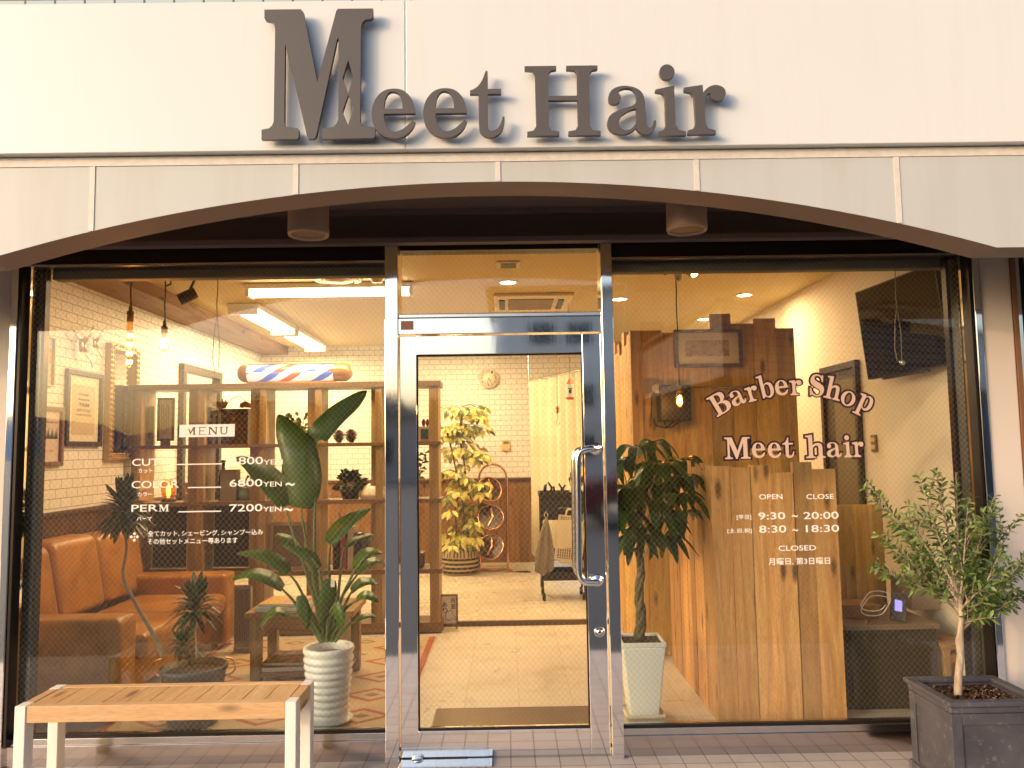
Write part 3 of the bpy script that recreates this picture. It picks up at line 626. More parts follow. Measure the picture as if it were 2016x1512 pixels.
# ================================================================== OUTSIDE, on the pavement
pine = wood('bench_pine', (.62, .36, .16), (.80, .53, .28), 'X', grain=.7, rough=.5, board=.08)
pine2 = wood('bench_pine_cross', (.58, .32, .13), (.76, .48, .23), 'Y', grain=.7, rough=.5, board=.12)
whitep = plain('bench_white_paint', (.80, .77, .72), .45, var=.04, scale=9)
BX0, BX1, BY0, BY1, BZ = -2.005, -.868, -.525, -.225, .42
bn = thing('bench', 'pine slatted bench with white square legs by the window', 'bench', ((BX0+BX1)/2, (BY0+BY1)/2, 0))
LW = .062
for x0, x1 in ((BX0, BX0+LW*.72), (BX1-LW*.72, BX1)):
    for y0, y1 in ((BY0, BY0+LW), (BY1-LW, BY1)): obj('leg', B(x0, x1, y0, y1, 0, BZ), whitep, bn, bevel=.003)
obj('front_rail', B(BX0+LW*.72+.001, BX1-LW*.72-.001, BY0+.004, BY0+.042, BZ-.067, BZ-.001), pine, bn, bevel=.0025)
obj('back_rail', B(BX0+LW*.72+.001, BX1-LW*.72-.001, BY1-.042, BY1-.004, BZ-.067, BZ-.001), pine, bn, bevel=.0025)
for x0, x1 in ((BX0+.004, BX0+.042), (BX1-.042, BX1-.004)): obj('end_rail', B(x0, x1, BY0+LW+.001, BY1-LW-.001, BZ-.067, BZ-.001), pine2, bn, bevel=.0025)
ns = 11; xa, xb = BX0+.046, BX1-.046
for k in range(ns):
    w = (xb-xa)/ns; obj('seat_slat', B(xa+k*w+.0012, xa+(k+1)*w-.0012, BY0+.0435, BY1-.0435, BZ-.022, BZ-.003-.0005*(k % 2)), pine2, bn, bevel=.0015)

# planter
lead = NT('lead_planter'); v = lead.coords(); n = lead.noise(v, 5, 7, .65, .5); n2 = lead.noise(v, 22, 5, .7)
lead.col(lead.mix(lead.ramp(n2, (.58, (0, 0, 0)), (.72, (.55, .55, .55))), lead.ramp(n, (.3, (.040, .038, .046)), (.7, (.085, .08, .095))), (.26, .24, .25))); lead.set(rough=.5); lead.bump(n2, .25, .004)
pl = thing('planter', 'square grey lead-look planter with panelled sides on the pavement', 'planter', (1.955, -.40, 0))
X0, X1, Y0, Y1, H = 1.758, 2.14, -.59, -.25, .395
def sq_ring(m, x0, x1, y0, y1, t, z0, z1):
    m.box(x0, x1, y0, y0+t, z0, z1).box(x0, x1, y1-t, y1, z0, z1).box(x0, x0+t, y0+t+.0005, y1-t-.0005, z0, z1).box(x1-t, x1, y0+t+.0005, y1-t-.0005, z0, z1); return m
m = MB().box(X0+.012, X1-.012, Y0+.012, Y1-.012, .0, .33); obj('body', m, lead.m, pl, bevel=.004)
m = sq_ring(MB(), X0-.012, X1+.012, Y0-.012, Y1+.012, .042, H-.022, H); obj('rim', m, lead.m, pl, bevel=.007, seg=3)
m = sq_ring(MB(), X0, X1, Y0, Y1, .03, H-.05, H-.0225); obj('rim_moulding', m, lead.m, pl, bevel=.008, seg=3)
m = MB()
for (x0, x1, y0, y1) in ((X0+.004, X1-.004, Y0+.004, Y0+.0118), (X0+.004, X0+.0118, Y0+.012, Y1-.004), (X1-.0118, X1-.004, Y0+.012, Y1-.004)):
    fx = x1-x0 > .05
    a, b = (x0, x1) if fx else (y0, y1)
    for (p0, p1, z0, z1) in ((a, a+.045, .0, .344), (b-.045, b, .0, .344), (a+.0455, b-.0455, .30, .344), (a+.0455, b-.0455, .0, .05)):
        m.box(p0, p1, y0, y1, z0, z1) if fx else m.box(x0, x1, p0, p1, z0, z1)
obj('panel_frame', m, lead.m, pl, bevel=.003)
m = sq_ring(MB(), X0-.008, X1+.008, Y0-.008, Y1+.008, .02, .0, .045); obj('foot_moulding', m, lead.m, pl, bevel=.006, seg=3)
t = NT('bark_mulch'); v = t.coords(); n = t.noise(v, 60, 5, .7); t.col(t.ramp(n, (.35, (.03, .012, .006)), (.6, (.10, .04, .018)), (.8, (.25, .14, .08)))); t.set(rough=.35); t.bump(n, 1.0, .02)
obj('soil_bed', B(X0+.031, X1-.031, Y0+.031, Y1-.031, .331, .362), t.m, pl)
rnd = random.Random(3); m = MB()
for k in range(900):
    x, y = rnd.uniform(X0+.045, X1-.045), rnd.uniform(Y0+.045, Y1-.045); l = rnd.uniform(.006, .016); a = rnd.uniform(0, 6.28); tl = rnd.uniform(-.5, .7)
    d = Vector((cos(a)*cos(tl), sin(a)*cos(tl), sin(tl)))*l; n_ = Vector((-sin(a), cos(a), rnd.uniform(-.4, .6)))*.004; c = Vector((x, y, .364+rnd.uniform(0, .006)))
    m.add([c-d-n_, c+d-n_, c+d+n_, c-d+n_], [(0, 1, 2, 3)])
chipm = NT('mulch_chip'); ge = chipm.add('NewGeometry'); chipm.col(chipm.ramp(ge.outputs['Random Per Island'], (0, (.02, .008, .004)), (.6, (.06, .026, .012)), (1, (.20, .12, .075)))); chipm.set(rough=.28)
o = obj('mulch', m, chipm.m, pl); o['kind'] = 'stuff'

def leaf_mat(name, stops, rough=.4, trans=.25, scale=None):
    t = NT(name); ge = t.add('NewGeometry'); c = t.ramp(ge.outputs['Random Per Island'], *stops)
    n = t.noise(t.coords(), 30, 3); c = t.mix(t.math('MULTIPLY', n, .35), c, tuple(x*.55 for x in stops[0][1])); t.col(c); t.set(rough=rough)
    tl = t.add('BsdfTranslucent'); t.l.new(c, tl.inputs[0]); mx = t.add('MixShader'); mx.inputs[0].default_value = trans
    t.l.new(t.b.outputs[0], mx.inputs[1]); t.l.new(tl.outputs[0], mx.inputs[2]); t.l.new(mx.outputs[0], t.out.inputs[0]); return t.m
# olive tree
ol = thing('olive_tree', 'young olive tree with narrow leaves growing in the grey planter', 'tree', (1.94, -.42, .36))
barkm = NT('olive_bark'); v = barkm.coords(scale=(30, 30, 9)); n = barkm.noise(v, 2, 6, .65); barkm.col(barkm.ramp(n, (.3, (.22, .15, .10)), (.7, (.50, .40, .30)))); barkm.set(rough=.75); barkm.bump(n, .6, .006)
rnd = random.Random(21)
def OP(px, py, dy=0): return P(px, py, -.42+dy)
tr_pts = [OP(1886, 1372), OP(1887, 1330), OP(1891, 1290), OP(1889, 1262), OP(1891, 1240), OP(1892, 1205), OP(1889, 1170)]
trunk = MB().tube(tr_pts, [.0165, .0155, .0145, .0165, .0125, .0115, .0105], 10)
branches = []; leaves = MB()
def curve_pts(a, b, sag, n=9):
    a, b = Vector(a), Vector(b); c = (a+b)/2+Vector((0, 0, sag)); return [a*(1-t)**2+c*2*t*(1-t)+b*t*t for t in [i/n for i in range(n+1)]]
def olive_leafy(pts, r0, density=1.0, start=.15, ll=(.034, .058)):
    trunk.tube(pts, [r0*(1-.75*i/(len(pts)-1)) for i in range(len(pts))], 6)
    m_ = len(pts)-1; L = sum((pts[i+1]-pts[i]).length for i in range(m_)); n = max(4, int(L/.0155*density)); ph = rnd.uniform(0, 6)
    for k in range(n):
        t = start+(1-start)*(k+.5)/n; f = t*m_; i = min(int(f), m_-1); p = pts[i].lerp(pts[i+1], f-i); d = (pts[i+1]-pts[i]).normalized()
        a = d.cross(Vector((0, 0, 1))); a = a.normalized() if a.length > .1 else Vector((1, 0, 0)); b = d.cross(a)
        ph += pi/2+rnd.uniform(-.5, .5)
        for s_ in (0, pi):
            if rnd.random() < .12: continue
            o_ = (a*cos(ph+s_)+b*sin(ph+s_)); dr_ = (d*rnd.uniform(.35, .95)+o_).normalized(); l = rnd.uniform(*ll)*(1.05-.35*t)
            tip = p+dr_*l+Vector((0, 0, -.006*rnd.random())); mid = (p+tip)/2+Vector((rnd.uniform(-1, 1), rnd.uniform(-1, 1), rnd.uniform(-.2, 1)))*.004
            leaves.leaf([p, p.lerp(mid, .6), mid, mid.lerp(tip, .55), tip], rnd.uniform(.0046, .0072), (rnd.uniform(-.6, .6), rnd.uniform(-1, .2), rnd.uniform(.2, 1)), .25, lambda t: max(.06, sin(pi*(t*.93+.05))))
main = [((1889, 1245), (2030, 1085), .1, .0075), ((1890, 1180), (1808, 935), -.05, .006), ((1890, 1180), (1842, 925), .04, .007), ((1889, 1175), (1882, 930), .12, .006), ((1890, 1190), (1958, 975), -.02, .006),
        ((1890, 1200), (1705, 945), .1, .006), ((1889, 1195), (1712, 1118), -.05, .006), ((1890, 1205), (2010, 1010), .05, .005), ((1890, 1215), (1745, 1050), .0, .0055), ((1891, 1225), (2012, 1165), .16, .0055), ((1890, 1185), (1780, 1010), -.1, .005), ((1890, 1185), (1905, 1000), -.16, .0055), ((1890, 1200), (1830, 1090), .18, .005), ((1890, 1200), (1960, 1120), -.2, .005), ((1890, 1215), (2005, 1115), -.05, .005), ((1890, 1230), (1985, 1195), .02, .0045), ((1890, 1205), (1765, 1095), .12, .0045), ((1890, 1185), (1930, 1040), .05, .005)]
for k, (p0, p1, dy, r0) in enumerate(main):
    a = OP(*p0); b = OP(p1[0], p1[1], dy); pts_ = curve_pts(a, b, rnd.uniform(-.03, .03)); olive_leafy(pts_, r0, .75, .3)
    for j in range(7):
        t = .2+.105*j; i = int(t*9); p = pts_[i]; d = (b-a).normalized(); sd = Vector((rnd.uniform(-1, 1), rnd.uniform(-1, 1), rnd.uniform(-.1, .6)))
        e = p+(d*.7+sd*.8).normalized()*rnd.uniform(.07, .15); olive_leafy(curve_pts(p, e, rnd.uniform(-.015, .02), 5), .0024, 1.0, .15)
obj('trunk', trunk, barkm.m, ol); obj('crown', leaves, leaf_mat('olive_leaf', ((0, (.035, .070, .012)), (.45, (.10, .165, .028)), (.8, (.20, .29, .06)), (1, (.30, .38, .14))), .42, .2), ol)

# ================================================================== INSIDE THE SHOP
WARM = (1.0, .67, .34)
# ceiling lights
def tube_fixture(x0, x1, y0, y1, label, tubes, energy):
    horiz = x1-x0 > y1-y0; zc = 2.72
    t_ = thing('fluorescent_light', label, 'ceiling light', ((x0+x1)/2, (y0+y1)/2, zc-.1), 'fluorescent ceiling fittings')
    hw = plain('fitting_white', (.8, .76, .68), .4, var=.02)
    if horiz: obj('tray', B(x0, x1, y0, y1, zc-.045, zc-.002), hw, t_, bevel=.006)
    else: obj('tray', B(x0, x1, y0, y1, zc-.045, zc-.002), hw, t_, bevel=.006)
    em = emit('tube_glow', (1, .80, .50), 14)
    for k in range(tubes):
        o_ = (k-(tubes-1)/2)*.085
        if horiz: yc = (y0+y1)/2+o_; obj('tube', MB().cyl((x0+.04, yc, zc-.075), (x1-.04, yc, zc-.075), .016, 12), em, t_)
        else: xc = (x0+x1)/2+o_; obj('tube', MB().cyl((xc, y0+.04, zc-.075), (xc, y1-.04, zc-.075), .016, 12), em, t_)
    for k in (0, 1):
        if horiz: q = (x0, x0+.03) if k == 0 else (x1-.03, x1); obj('end_cap', B(*q, y0+.01, y1-.01, zc-.1, zc-.046), hw, t_)
        else: q = (y0, y0+.03) if k == 0 else (y1-.03, y1); obj('end_cap', B(x0+.01, x1-.01, *q, zc-.1, zc-.046), hw, t_)
    lamp('tube_light', 'AREA', ((x0+x1)/2, (y0+y1)/2, zc-.12), energy, WARM, t_, x1-x0-.1, y1-y0)
    return t_
tube_fixture(-1.98, -.70, 2.10, 2.25, 'long fluorescent ceiling fitting running across near the menu window', 2, 32)
tube_fixture(-2.40, -2.13, 2.90, 4.15, 'nearer of two twin fluorescent fittings along the brick side wall', 2, 27)
tube_fixture(-2.40, -2.13, 4.25, 5.50, 'farther of two twin fluorescent fittings along the brick side wall', 2, 27)
tube_fixture(-.66, -.39, 3.75, 5.25, 'twin fluorescent ceiling fitting seen end on through the transom', 2, 27)
def downlight(px, py, label):
    w = PZ(px, py, 2.72); t_ = thing('recessed_downlight', label, 'ceiling light', (w.x, w.y, 2.70), 'recessed ceiling downlights')
    obj('trim_ring', MB().lathe((w.x, w.y, 0), [(.075, 2.719), (.078, 2.714), (.06, 2.712), (.058, 2.719)], 28), plain('fitting_white', (.8, .76, .68), .4), t_)
    obj('lens', MB().lathe((w.x, w.y, 0), [(.0, 2.7125), (.058, 2.713), (.058, 2.7185), (0, 2.7185)], 28), emit('downlight_glow', (1, .82, .55), 16), t_)
    lamp('downlight_light', 'AREA', (w.x, w.y, 2.69), 15, WARM, t_, .1)
downlight(1000, 555, 'recessed downlight seen through the transom window')
downlight(1220, 588, 'recessed downlight just right of the door frame post')
downlight(1465, 580, 'recessed downlight nearest the television')
downlight(1385, 628, 'farthest recessed downlight above the plank partition')
# ceiling fittings
w = PZ(665, 549, 2.72); cd = thing('ceiling_diffuser', 'round white ceiling air diffuser near the tubes', 'air diffuser', (w.x, w.y, 2.69))
fw = plain('fitting_cream', (.70, .60, .44), .5)
obj('outer_ring', MB().lathe((w.x, w.y, 0), [(.17, 2.719), (.175, 2.705), (.135, 2.695), (.13, 2.719)], 36), fw, cd); obj('centre_cone', MB().lathe((w.x, w.y, 0), [(.11, 2.7195), (.115, 2.70), (.02, 2.69), (0, 2.69)], 36), fw, cd)
w = PZ(742, 545, 2.72); sd = thing('smoke_detector', 'small smoke detector on the ceiling beside the door post', 'detector', (w.x, w.y, 2.68))
obj('base', MB().lathe((w.x, w.y, 0), [(.06, 2.719), (.058, 2.70), (0, 2.70)], 20), fw, sd); obj('dome', MB().lathe((w.x, w.y, 0), [(.045, 2.6995), (.04, 2.68), (0, 2.675)], 20), fw, sd)
a = PZ(560, 534, 2.72); b = PZ(668, 541, 2.72); hx = thing('ceiling_hatch', 'square access hatch in the ceiling', 'hatch', ((a.x+b.x)/2, b.y-.2, 2.71))
obj('hatch_frame', MB().box(a.x, b.x, b.y-.02, b.y, 2.708, 2.7195).box(a.x, a.x+.02, b.y-.4, b.y-.0205, 2.708, 2.7195).box(b.x-.02, b.x, b.y-.4, b.y-.0205, 2.708, 2.7195), fw, hx); obj('hatch_panel', B(a.x+.021, b.x-.021, b.y-.4, b.y-.021, 2.714, 2.7195), ceilm, hx)
a = PZ(978, 526, 2.72); b = PZ(1025, 513, 2.72); cv = thing('ceiling_vent', 'small rectangular ceiling vent above the transom', 'vent', ((a.x+b.x)/2, a.y, 2.7))
obj('vent_frame', B(a.x, b.x, b.y, a.y, 2.708, 2.7195), fw, cv, bevel=.003); obj('vent_grille', B(a.x+.03, b.x-.03, b.y+.03, a.y-.03, 2.703, 2.7075), BLACK, cv)
a = PZ(975, 608, 2.72); b = PZ(1130, 575, 2.72); ac = thing('air_conditioner', 'flat cassette air conditioner set in the ceiling', 'air conditioner', ((a.x+b.x)/2, a.y, 2.68))
ya, yb = b.y, a.y; obj('panel', B(a.x, b.x, ya, yb, 2.69, 2.7195), fw, ac, bevel=.008); obj('intake_grille', B(a.x+.12, b.x-.16, ya+.12, yb-.12, 2.684, 2.6895), plain('grille_brown', (.22, .14, .08), .6), ac)
obj('louvre', MB().box(b.x-.12, b.x-.07, ya+.15, yb-.15, 2.680, 2.6895), BLACK, ac); obj('louvre', MB().box(a.x+.04, a.x+.09, ya+.15, yb-.15, 2.680, 2.6895), BLACK, ac)
# pendants
sock = plain('socket_bronze', (.10, .05, .025), .35, .7); cordm = plain('twisted_cord', (.035, .018, .010), .8)
fil = emit('filament', (1, .42, .07), 60); fil2 = emit('filament_bright', (1, .5, .12), 90)
def pendant(px, ps0, ps1, pb0, pb1, Y, kind, label, w_px, loop):
    s0, s1 = P(px, ps0, Y).z, P(px, ps1, Y).z; b0, b1 = P(px, pb0, Y).z, P(px, pb1, Y).z; x = P(px, ps0, Y).x; r = w_px/2/FPX*(Y+DIST)
    t_ = thing('pendant_lamp', label, 'pendant lamp', (x, Y, b1), 'bare bulb pendant lamps')
    m = MB().tube([(x+.002*sin(i*1.7), Y, s0+(2.72-s0)*i/12) for i in range(13)], .0042, 6)
    if loop: m.tube([(x, Y, s0+.24), (x+.03, Y, s0+.25), (x+.035, Y, s0+.28), (x+.01, Y, s0+.30)], .005, 6)
    obj('cord', m, cordm, t_)
    obj('socket', MB().lathe((x, Y, 0), [(.004, s0+.035), (.008, s0+.03), (.011, s0), (.019, s0-.004), (.020, s0-.3*(s0-s1)), (.017, s0-.35*(s0-s1)), (.019, s1), (.012, s1-.001)], 18), sock, t_)
    h = b0-b1; m = MB()
    if kind == 'tube': m.lathe((x, Y, 0), [(.013, b0), (r*.92, b0-.06*h), (r, b0-.1*h), (r, b0-.9*h), (r*.7, b0-.97*h), (0, b1)], 20)
    else: m.lathe((x, Y, 0), [(.012, b0), (.014, b0-.1*h), (r*.75, b0-.35*h), (r, b0-.62*h), (r*.9, b0-.8*h), (r*.5, b0-.95*h), (0, b1)], 20)
    bu = obj('bulb', m, AMBER, t_)
    f = MB(); n = 3 if kind != 'tube' else 4
    for k in range(n):
        zc = b0-h*((.30+.19*k) if kind == 'tube' else (.36+.19*k)); rr = r*(.62 if kind == 'tube' else (.62, .72, .58)[k])
        f = MB().tube([(x+rr*cos(q*2*pi/10), Y+rr*sin(q*2*pi/10), zc+(.008 if q % 2 else -.008)) for q in range(10)], .0042 if kind == 'tube' else .0046, 5, closed=True)
        if kind != 'spiral': obj('filament', f, fil, t_)
    if kind == 'spiral':
        f = MB()
        for k in range(6): a_ = k*pi/3; f.tube([(x+r*.25*cos(a_), Y+r*.25*sin(a_), b0-.3*h), (x+r*.5*cos(a_), Y+r*.5*sin(a_), b0-.75*h)], .0022, 5)
    if kind == 'spiral': obj('filament', f, fil2, t_)
    lamp('bulb_light', 'POINT', (x, Y, (b0+b1)/2), 1.4, (1, .5, .16), t_, .03)
pendant(257, 612, 633, 633, 725, .55, 'tube', 'bare bulb pendant with a long tubular glass bulb over the sofa', 14, True)
pendant(324, 642, 656, 656, 693, .8, 'globe', 'bare bulb pendant with a short pear bulb, behind the tubular one', 20, True)
pendant(1337, 757, 772, 770, 803, 1.15, 'spiral', 'bare bulb pendant glowing in front of the plank partition', 19, False)
w = P(1331, 532, 1.15)
cp_ = thing('cord_rose', 'metal ceiling cone above the pendant by the plank partition', 'ceiling rose', (w.x, 1.15, 2.4))
obj('cone', MB().lathe((w.x+.012, 1.15, 0), [(.045, 2.72), (.042, 2.60), (.022, 2.49), (.006, 2.485)], 24), plain('cone_steel', (.45, .38, .26), .3, .8), cp_)
def spot(px, py, Y, d, L, r, label, on, stemtop):
    w = P(px, py, Y); d = Vector(d).normalized(); t_ = thing('track_spotlight', label, 'spotlight', (w.x, w.y, w.z), 'black track spotlights')
    a = w-d*L/2; b = w+d*L/2
    obj('barrel', MB().tube([a, a+d*.005, b-d*.006, b], [r*.86, r, r, r*.97], 24), BLACK, t_)
    obj('lens', MB().cyl(b+d*.0005, b+d*.002, r*.8, 20), emit('spot_lens_on', (1, .62, .25), 9) if on else plain('spot_lens', (.7, .52, .36), .3), t_)
    tp = Vector((w.x+stemtop[0], w.y, 2.70)); obj('arm', MB().tube([w-d*L*.1+Vector((0, 0, r*.7)), (tp.x, tp.y, w.z+.14), tp], .008, 8).box(tp.x-.04, tp.x+.06, tp.y-.02, tp.y+.02, 2.695, 2.7195), BLACK, t_)
    if on: lamp('spot_light', 'SPOT', b+d*.01, 10, (1, .66, .34), t_, .03, rot=d.to_track_quat('-Z', 'Y').to_euler(), spot=rad(70))
spot(369, 583, .75, (-.75, -.25, -.42), .105, .034, 'black track spotlight near the pendants over the sofa', False, (.06, 0))
spot(1358, 531, 1.0, (.35, -.55, -.5), .10, .034, 'lit black track spotlight beside the metal ceiling cone', True, (-.03, 0))
spot(1318, 530, 1.35, (-.8, .2, -.3), .09, .026, 'small black track spotlight turned away behind the ceiling cone', False, (.03, 0))

# sofa
leat = NT('tan_leather'); v = leat.coords(); n = leat.noise(v, 4, 6, .6, .8); n2 = leat.noise(v, 130, 4, .7)
leat.col(leat.ramp(n, (.3, (.26, .10, .014)), (.7, (.50, .215, .038)))); leat.set(rough=.3); leat.bump(leat.math('ADD', leat.math('MULTIPLY', n2, .15), n), .35, .02)
so_ = thing('leather_sofa', 'tan brown leather sofa against the brick side wall', 'sofa', (-2.5, 1.3, 0))
def cushion(nm, x0, x1, y0, y1, z0, z1, lean=0, puff=.03):
    m = MB(); n = 6; vs = []
    m.box(x0, x1, y0, y1, z0, z1)
    if lean:
        for q in m.v: q.x += lean*(q.z-z0)/(z1-z0)
    o = obj(nm, m, leat.m, so_); bv = o.modifiers.new('b', 'BEVEL'); bv.width = puff; bv.segments = 4
    o.data.polygons.foreach_set('use_smooth', [True]*len(o.data.polygons)); return o
cushion('base', -2.96, -2.13, .66, 1.94, .10, .28, 0, .015)
cushion('arm', -2.96, -2.06, .44, .655, .06, .56, 0, .035); cushion('arm', -2.96, -2.03, 1.945, 2.15, .06, .56, 0, .035)
cushion('seat_cushion', -2.66, -2.02, .665, 1.30, .285, .43, 0, .045); cushion('seat_cushion', -2.66, -2.02, 1.305, 1.94, .285, .43, 0, .045)
cushion('back_frame', -2.98, -2.88, -0+.44, 2.15, .06, .84, 0, .03)
for k, (y0, y1, z) in enumerate(((.46, 1.00, .895), (1.005, 1.53, .91), (1.535, 2.12, .895))): cushion('back_cushion', -2.87, -2.66, y0, y1, .432, z, -.09, .06)
for x, y in ((-2.15, .52), (-2.88, .52), (-2.15, 2.06), (-2.88, 2.06)): obj('foot', MB().cyl((x, y, .0201), (x, y, .06), .022, 14, .026), plain('sofa_foot', (.03, .015, .008), .4), so_)

# pictures on the brick side wall
def wall_rect(x0, x1, y0, y1, X=-2.995):
    m = (y0+y1)/2; a = PX(x0, m, X); b = PX(x1, m, X); zt = PX((x0+x1)/2, y0, X).z; zb = PX((x0+x1)/2, y1, X).z
    return a.y, b.y, zb, zt
paper = plain('mount_paper', (.74, .66, .52), .6, var=.03); dkw = wood('dark_frame_wood', (.018, .009, .005), (.06, .028, .014), 'Z', knots=False, rough=.35)
brw = wood('brown_frame_wood', (.13, .06, .025), (.30, .15, .07), 'Z', knots=False, rough=.4); gold = plain('gilt_frame', (.50, .33, .12), .35, .6, var=.3, scale=60, bump=.6)
ink = plain('print_ink', (.03, .025, .02), .6)
def wall_frame(label, cat, name, r, fw_, fm, inner, depth=.025, X=-2.999, mount=None, glass=True):
    y0, y1, z0, z1 = r; t_ = thing(name, label, cat, (X, (y0+y1)/2, z0))
    m = MB().box(X, X+depth, y0, y1, z0, z0+fw_).box(X, X+depth, y0, y1, z1-fw_, z1).box(X, X+depth, y0, y0+fw_, z0+fw_+.0002, z1-fw_-.0002).box(X, X+depth, y1-fw_, y1, z0+fw_+.0002, z1-fw_-.0002)
    obj('frame', m, fm, t_, bevel=.003); obj('backing', B(X, X+.006, y0+fw_+.0003, y1-fw_-.0003, z0+fw_+.0003, z1-fw_-.0003), inner, t_)
    return t_, (y0+fw_, y1-fw_, z0+fw_, z1-fw_)
def wall_text(par, body, y0, y1, z0, z1, X=-2.991, bold=.02):
    me = text_mesh(body, bold=bold); vs = me.vertices; a = min(v.co.x for v in vs); b = max(v.co.x for v in vs); c = min(v.co.y for v in vs); d = max(v.co.y for v in vs)
    for q in vs: q.co.x = (q.co.x-a)/(b-a)*(y1-y0); q.co.y = (q.co.y-c)/(d-c)*(z1-z0)
    place_mesh('print_line', me, ink, par, (X, y0, z0), pi/2)
r = wall_rect(127, 198, 731, 879); t_, q = wall_frame('dark framed print with hand lettered words ending in Trim on the brick wall', 'picture', 'framed_print', r, .035, dkw, plain('mat_cream', (.70, .62, .45), .6))
yw, zh = q[1]-q[0], q[3]-q[2]
obj('print', B(-2.993, -2.9915, q[0]+.13*yw, q[1]-.13*yw, q[2]+.1*zh, q[3]-.14*zh), plain('kraft_print', (.52, .42, .27), .6), t_)
for body, a_, b_, z_, h_ in (('Wooden', .32, .66, .70, .04), ('Awesome', .30, .68, .625, .04), ('TRIM', .33, .67, .53, .055), ('RECYCLED', .28, .72, .455, .04), ('HAIR GOODS', .26, .74, .39, .03)): wall_text(t_, body, q[0]+a_*yw, q[0]+b_*yw, q[2]+z_*zh, q[2]+(z_+h_)*zh, -2.9905)
r = wall_rect(78, 121, 800, 918); t_, q = wall_frame('brown framed print of a small tree line low on the brick wall', 'picture', 'framed_print', r, .03, brw, plain('mat_pink', (.62, .50, .40), .6))
yw, zh = q[1]-q[0], q[3]-q[2]; m = MB()
for k in range(9): m.prism([(q[0]+(.12+.085*k)*yw, q[2]+.45*zh), (q[0]+(.2+.085*k)*yw, q[2]+.45*zh), (q[0]+(.16+.085*k)*yw, q[2]+(.55+.06*((k*7) % 3))*zh)], -2.992-.0001*k, -2.991, 'x')
obj('print', m, ink, t_); wall_text(t_, 'TODAY IS GOOD TO SHAVE', q[0]+.15*yw, q[1]-.15*yw, q[2]+.76*zh, q[2]+.79*zh); wall_text(t_, 'No. 08', q[0]+.4*yw, q[0]+.6*yw, q[2]+.2*zh, q[2]+.23*zh)
r = wall_rect(70, 104, 660, 760); t_, q = wall_frame('thin gilt framed picture with a round sun high on the brick wall', 'picture', 'framed_print', r, .012, gold, plain('mat_grey', (.58, .52, .42), .5))
obj('print', MB().lathe((-2.992, (q[0]+q[1])/2+.05, q[2]+.62*(q[3]-q[2])), [(.05, 0), (0, .001)], 24, 'x'), plain('print_orange', (.6, .32, .06), .6), t_)
m = MB().prism([(q[0]+.1, q[2]+.12), (q[1]-.06, q[2]+.12), (q[1]-.06, q[2]+.2), (q[1]-.14, q[2]+.3), (q[0]+.12, q[2]+.26)], -2.993, -2.9915, 'x'); obj('print', m, ink, t_)
r = wall_rect(206, 264, 681, 905); t_, q = wall_frame('tall ornate gilt framed mirror on the brick wall', 'mirror', 'gilt_mirror', r, .05, gold, steel('mirror_silver', (.85, .82, .76), .01, 0), .045)
m = MB()
for k in range(22):
    zz = r[2]+.03+(r[3]-r[2]-.06)*k/21
    for yy in (r[0]+.012, r[0]+.045, r[1]-.012, r[1]-.045): m.ell((-2.952, yy, zz), (.008, .009, .014), 8, 5)
for k in range(1, 8):
    yy = r[0]+.03+(r[1]-r[0]-.06)*k/8
    for zz in (r[2]+.012, r[2]+.045, r[3]-.012, r[3]-.045): m.ell((-2.952, yy, zz), (.008, .014, .009), 8, 5)
obj('beading', m, gold, t_)
r = wall_rect(350, 428, 724, 1010); t_, q = wall_frame('large dark wood framed mirror behind the open shelving', 'mirror', 'wood_mirror', r, .07, dkw, bpy.data.materials['mirror_silver'], .05)
# brass swallows
brass = plain('aged_brass', (.45, .24, .11), .3, .85, var=.2)
def swallow(px, py, s, label):
    c = PX(px, py, -2.96); t_ = thing('wall_swallow', label, 'wall ornament', tuple(c), 'brass swallows')
    m = MB().ell(tuple(c), (.014*s, .02*s, .05*s), 12, 8); obj('body', m, brass, t_)
    for sg, tip in ((1, (.03, .10, .16)), (-1, (.03, .10, -.15))):
        a = c+Vector((0, 0, .01*s*sg)); b = c+Vector(tip)*s; obj('wing', MB().leaf([a, a.lerp(b, .3)+Vector((.02*s, -.02*s, 0)), a.lerp(b, .65)+Vector((.02*s, -.01*s, 0)), b], .03*s, (1, 0, 0), .2, lambda t: max(.05, 1-t)), brass, t_, solid=.003)
    obj('tail', MB().leaf([c, c+Vector((.01, -.07, .06))*s, c+Vector((.01, -.13, .09))*s], .018*s, (1, 0, 0), .3), brass, t_, solid=.003)
swallow(160, 680, 1.0, 'larger brass swallow ornament on the brick wall'); swallow(186, 676, .72, 'smaller brass swallow ornament nearer the gilt mirror')

# newspaper rack beside the sofa
a = P(464, 1152, 1.85); b = P(492, 1236, 1.85); nr = thing('newspaper_rack', 'grey slatted newspaper rack at the far end of the leather sofa', 'rack', ((a.x+b.x)/2, 1.85, .0285)); m = MB()
for k in range(9): x = a.x+(b.x-a.x)*k/8; m.box(x-.004, x+.004, 1.84, 1.86, .03, a.z)
obj('slats', m, plain('rack_grey', (.20, .17, .15), .5), nr); obj('papers', B(a.x, b.x, 1.8605, 1.90, .0285, a.z-.02), plain('newsprint', (.34, .29, .24), .7, var=.4, scale=40), nr)
for z in (.06, a.z-.03): obj('rail', B(a.x-.006, b.x+.006, 1.834, 1.8395, z, z+.012), plain('rack_grey', (.2, .17, .15), .5), nr)
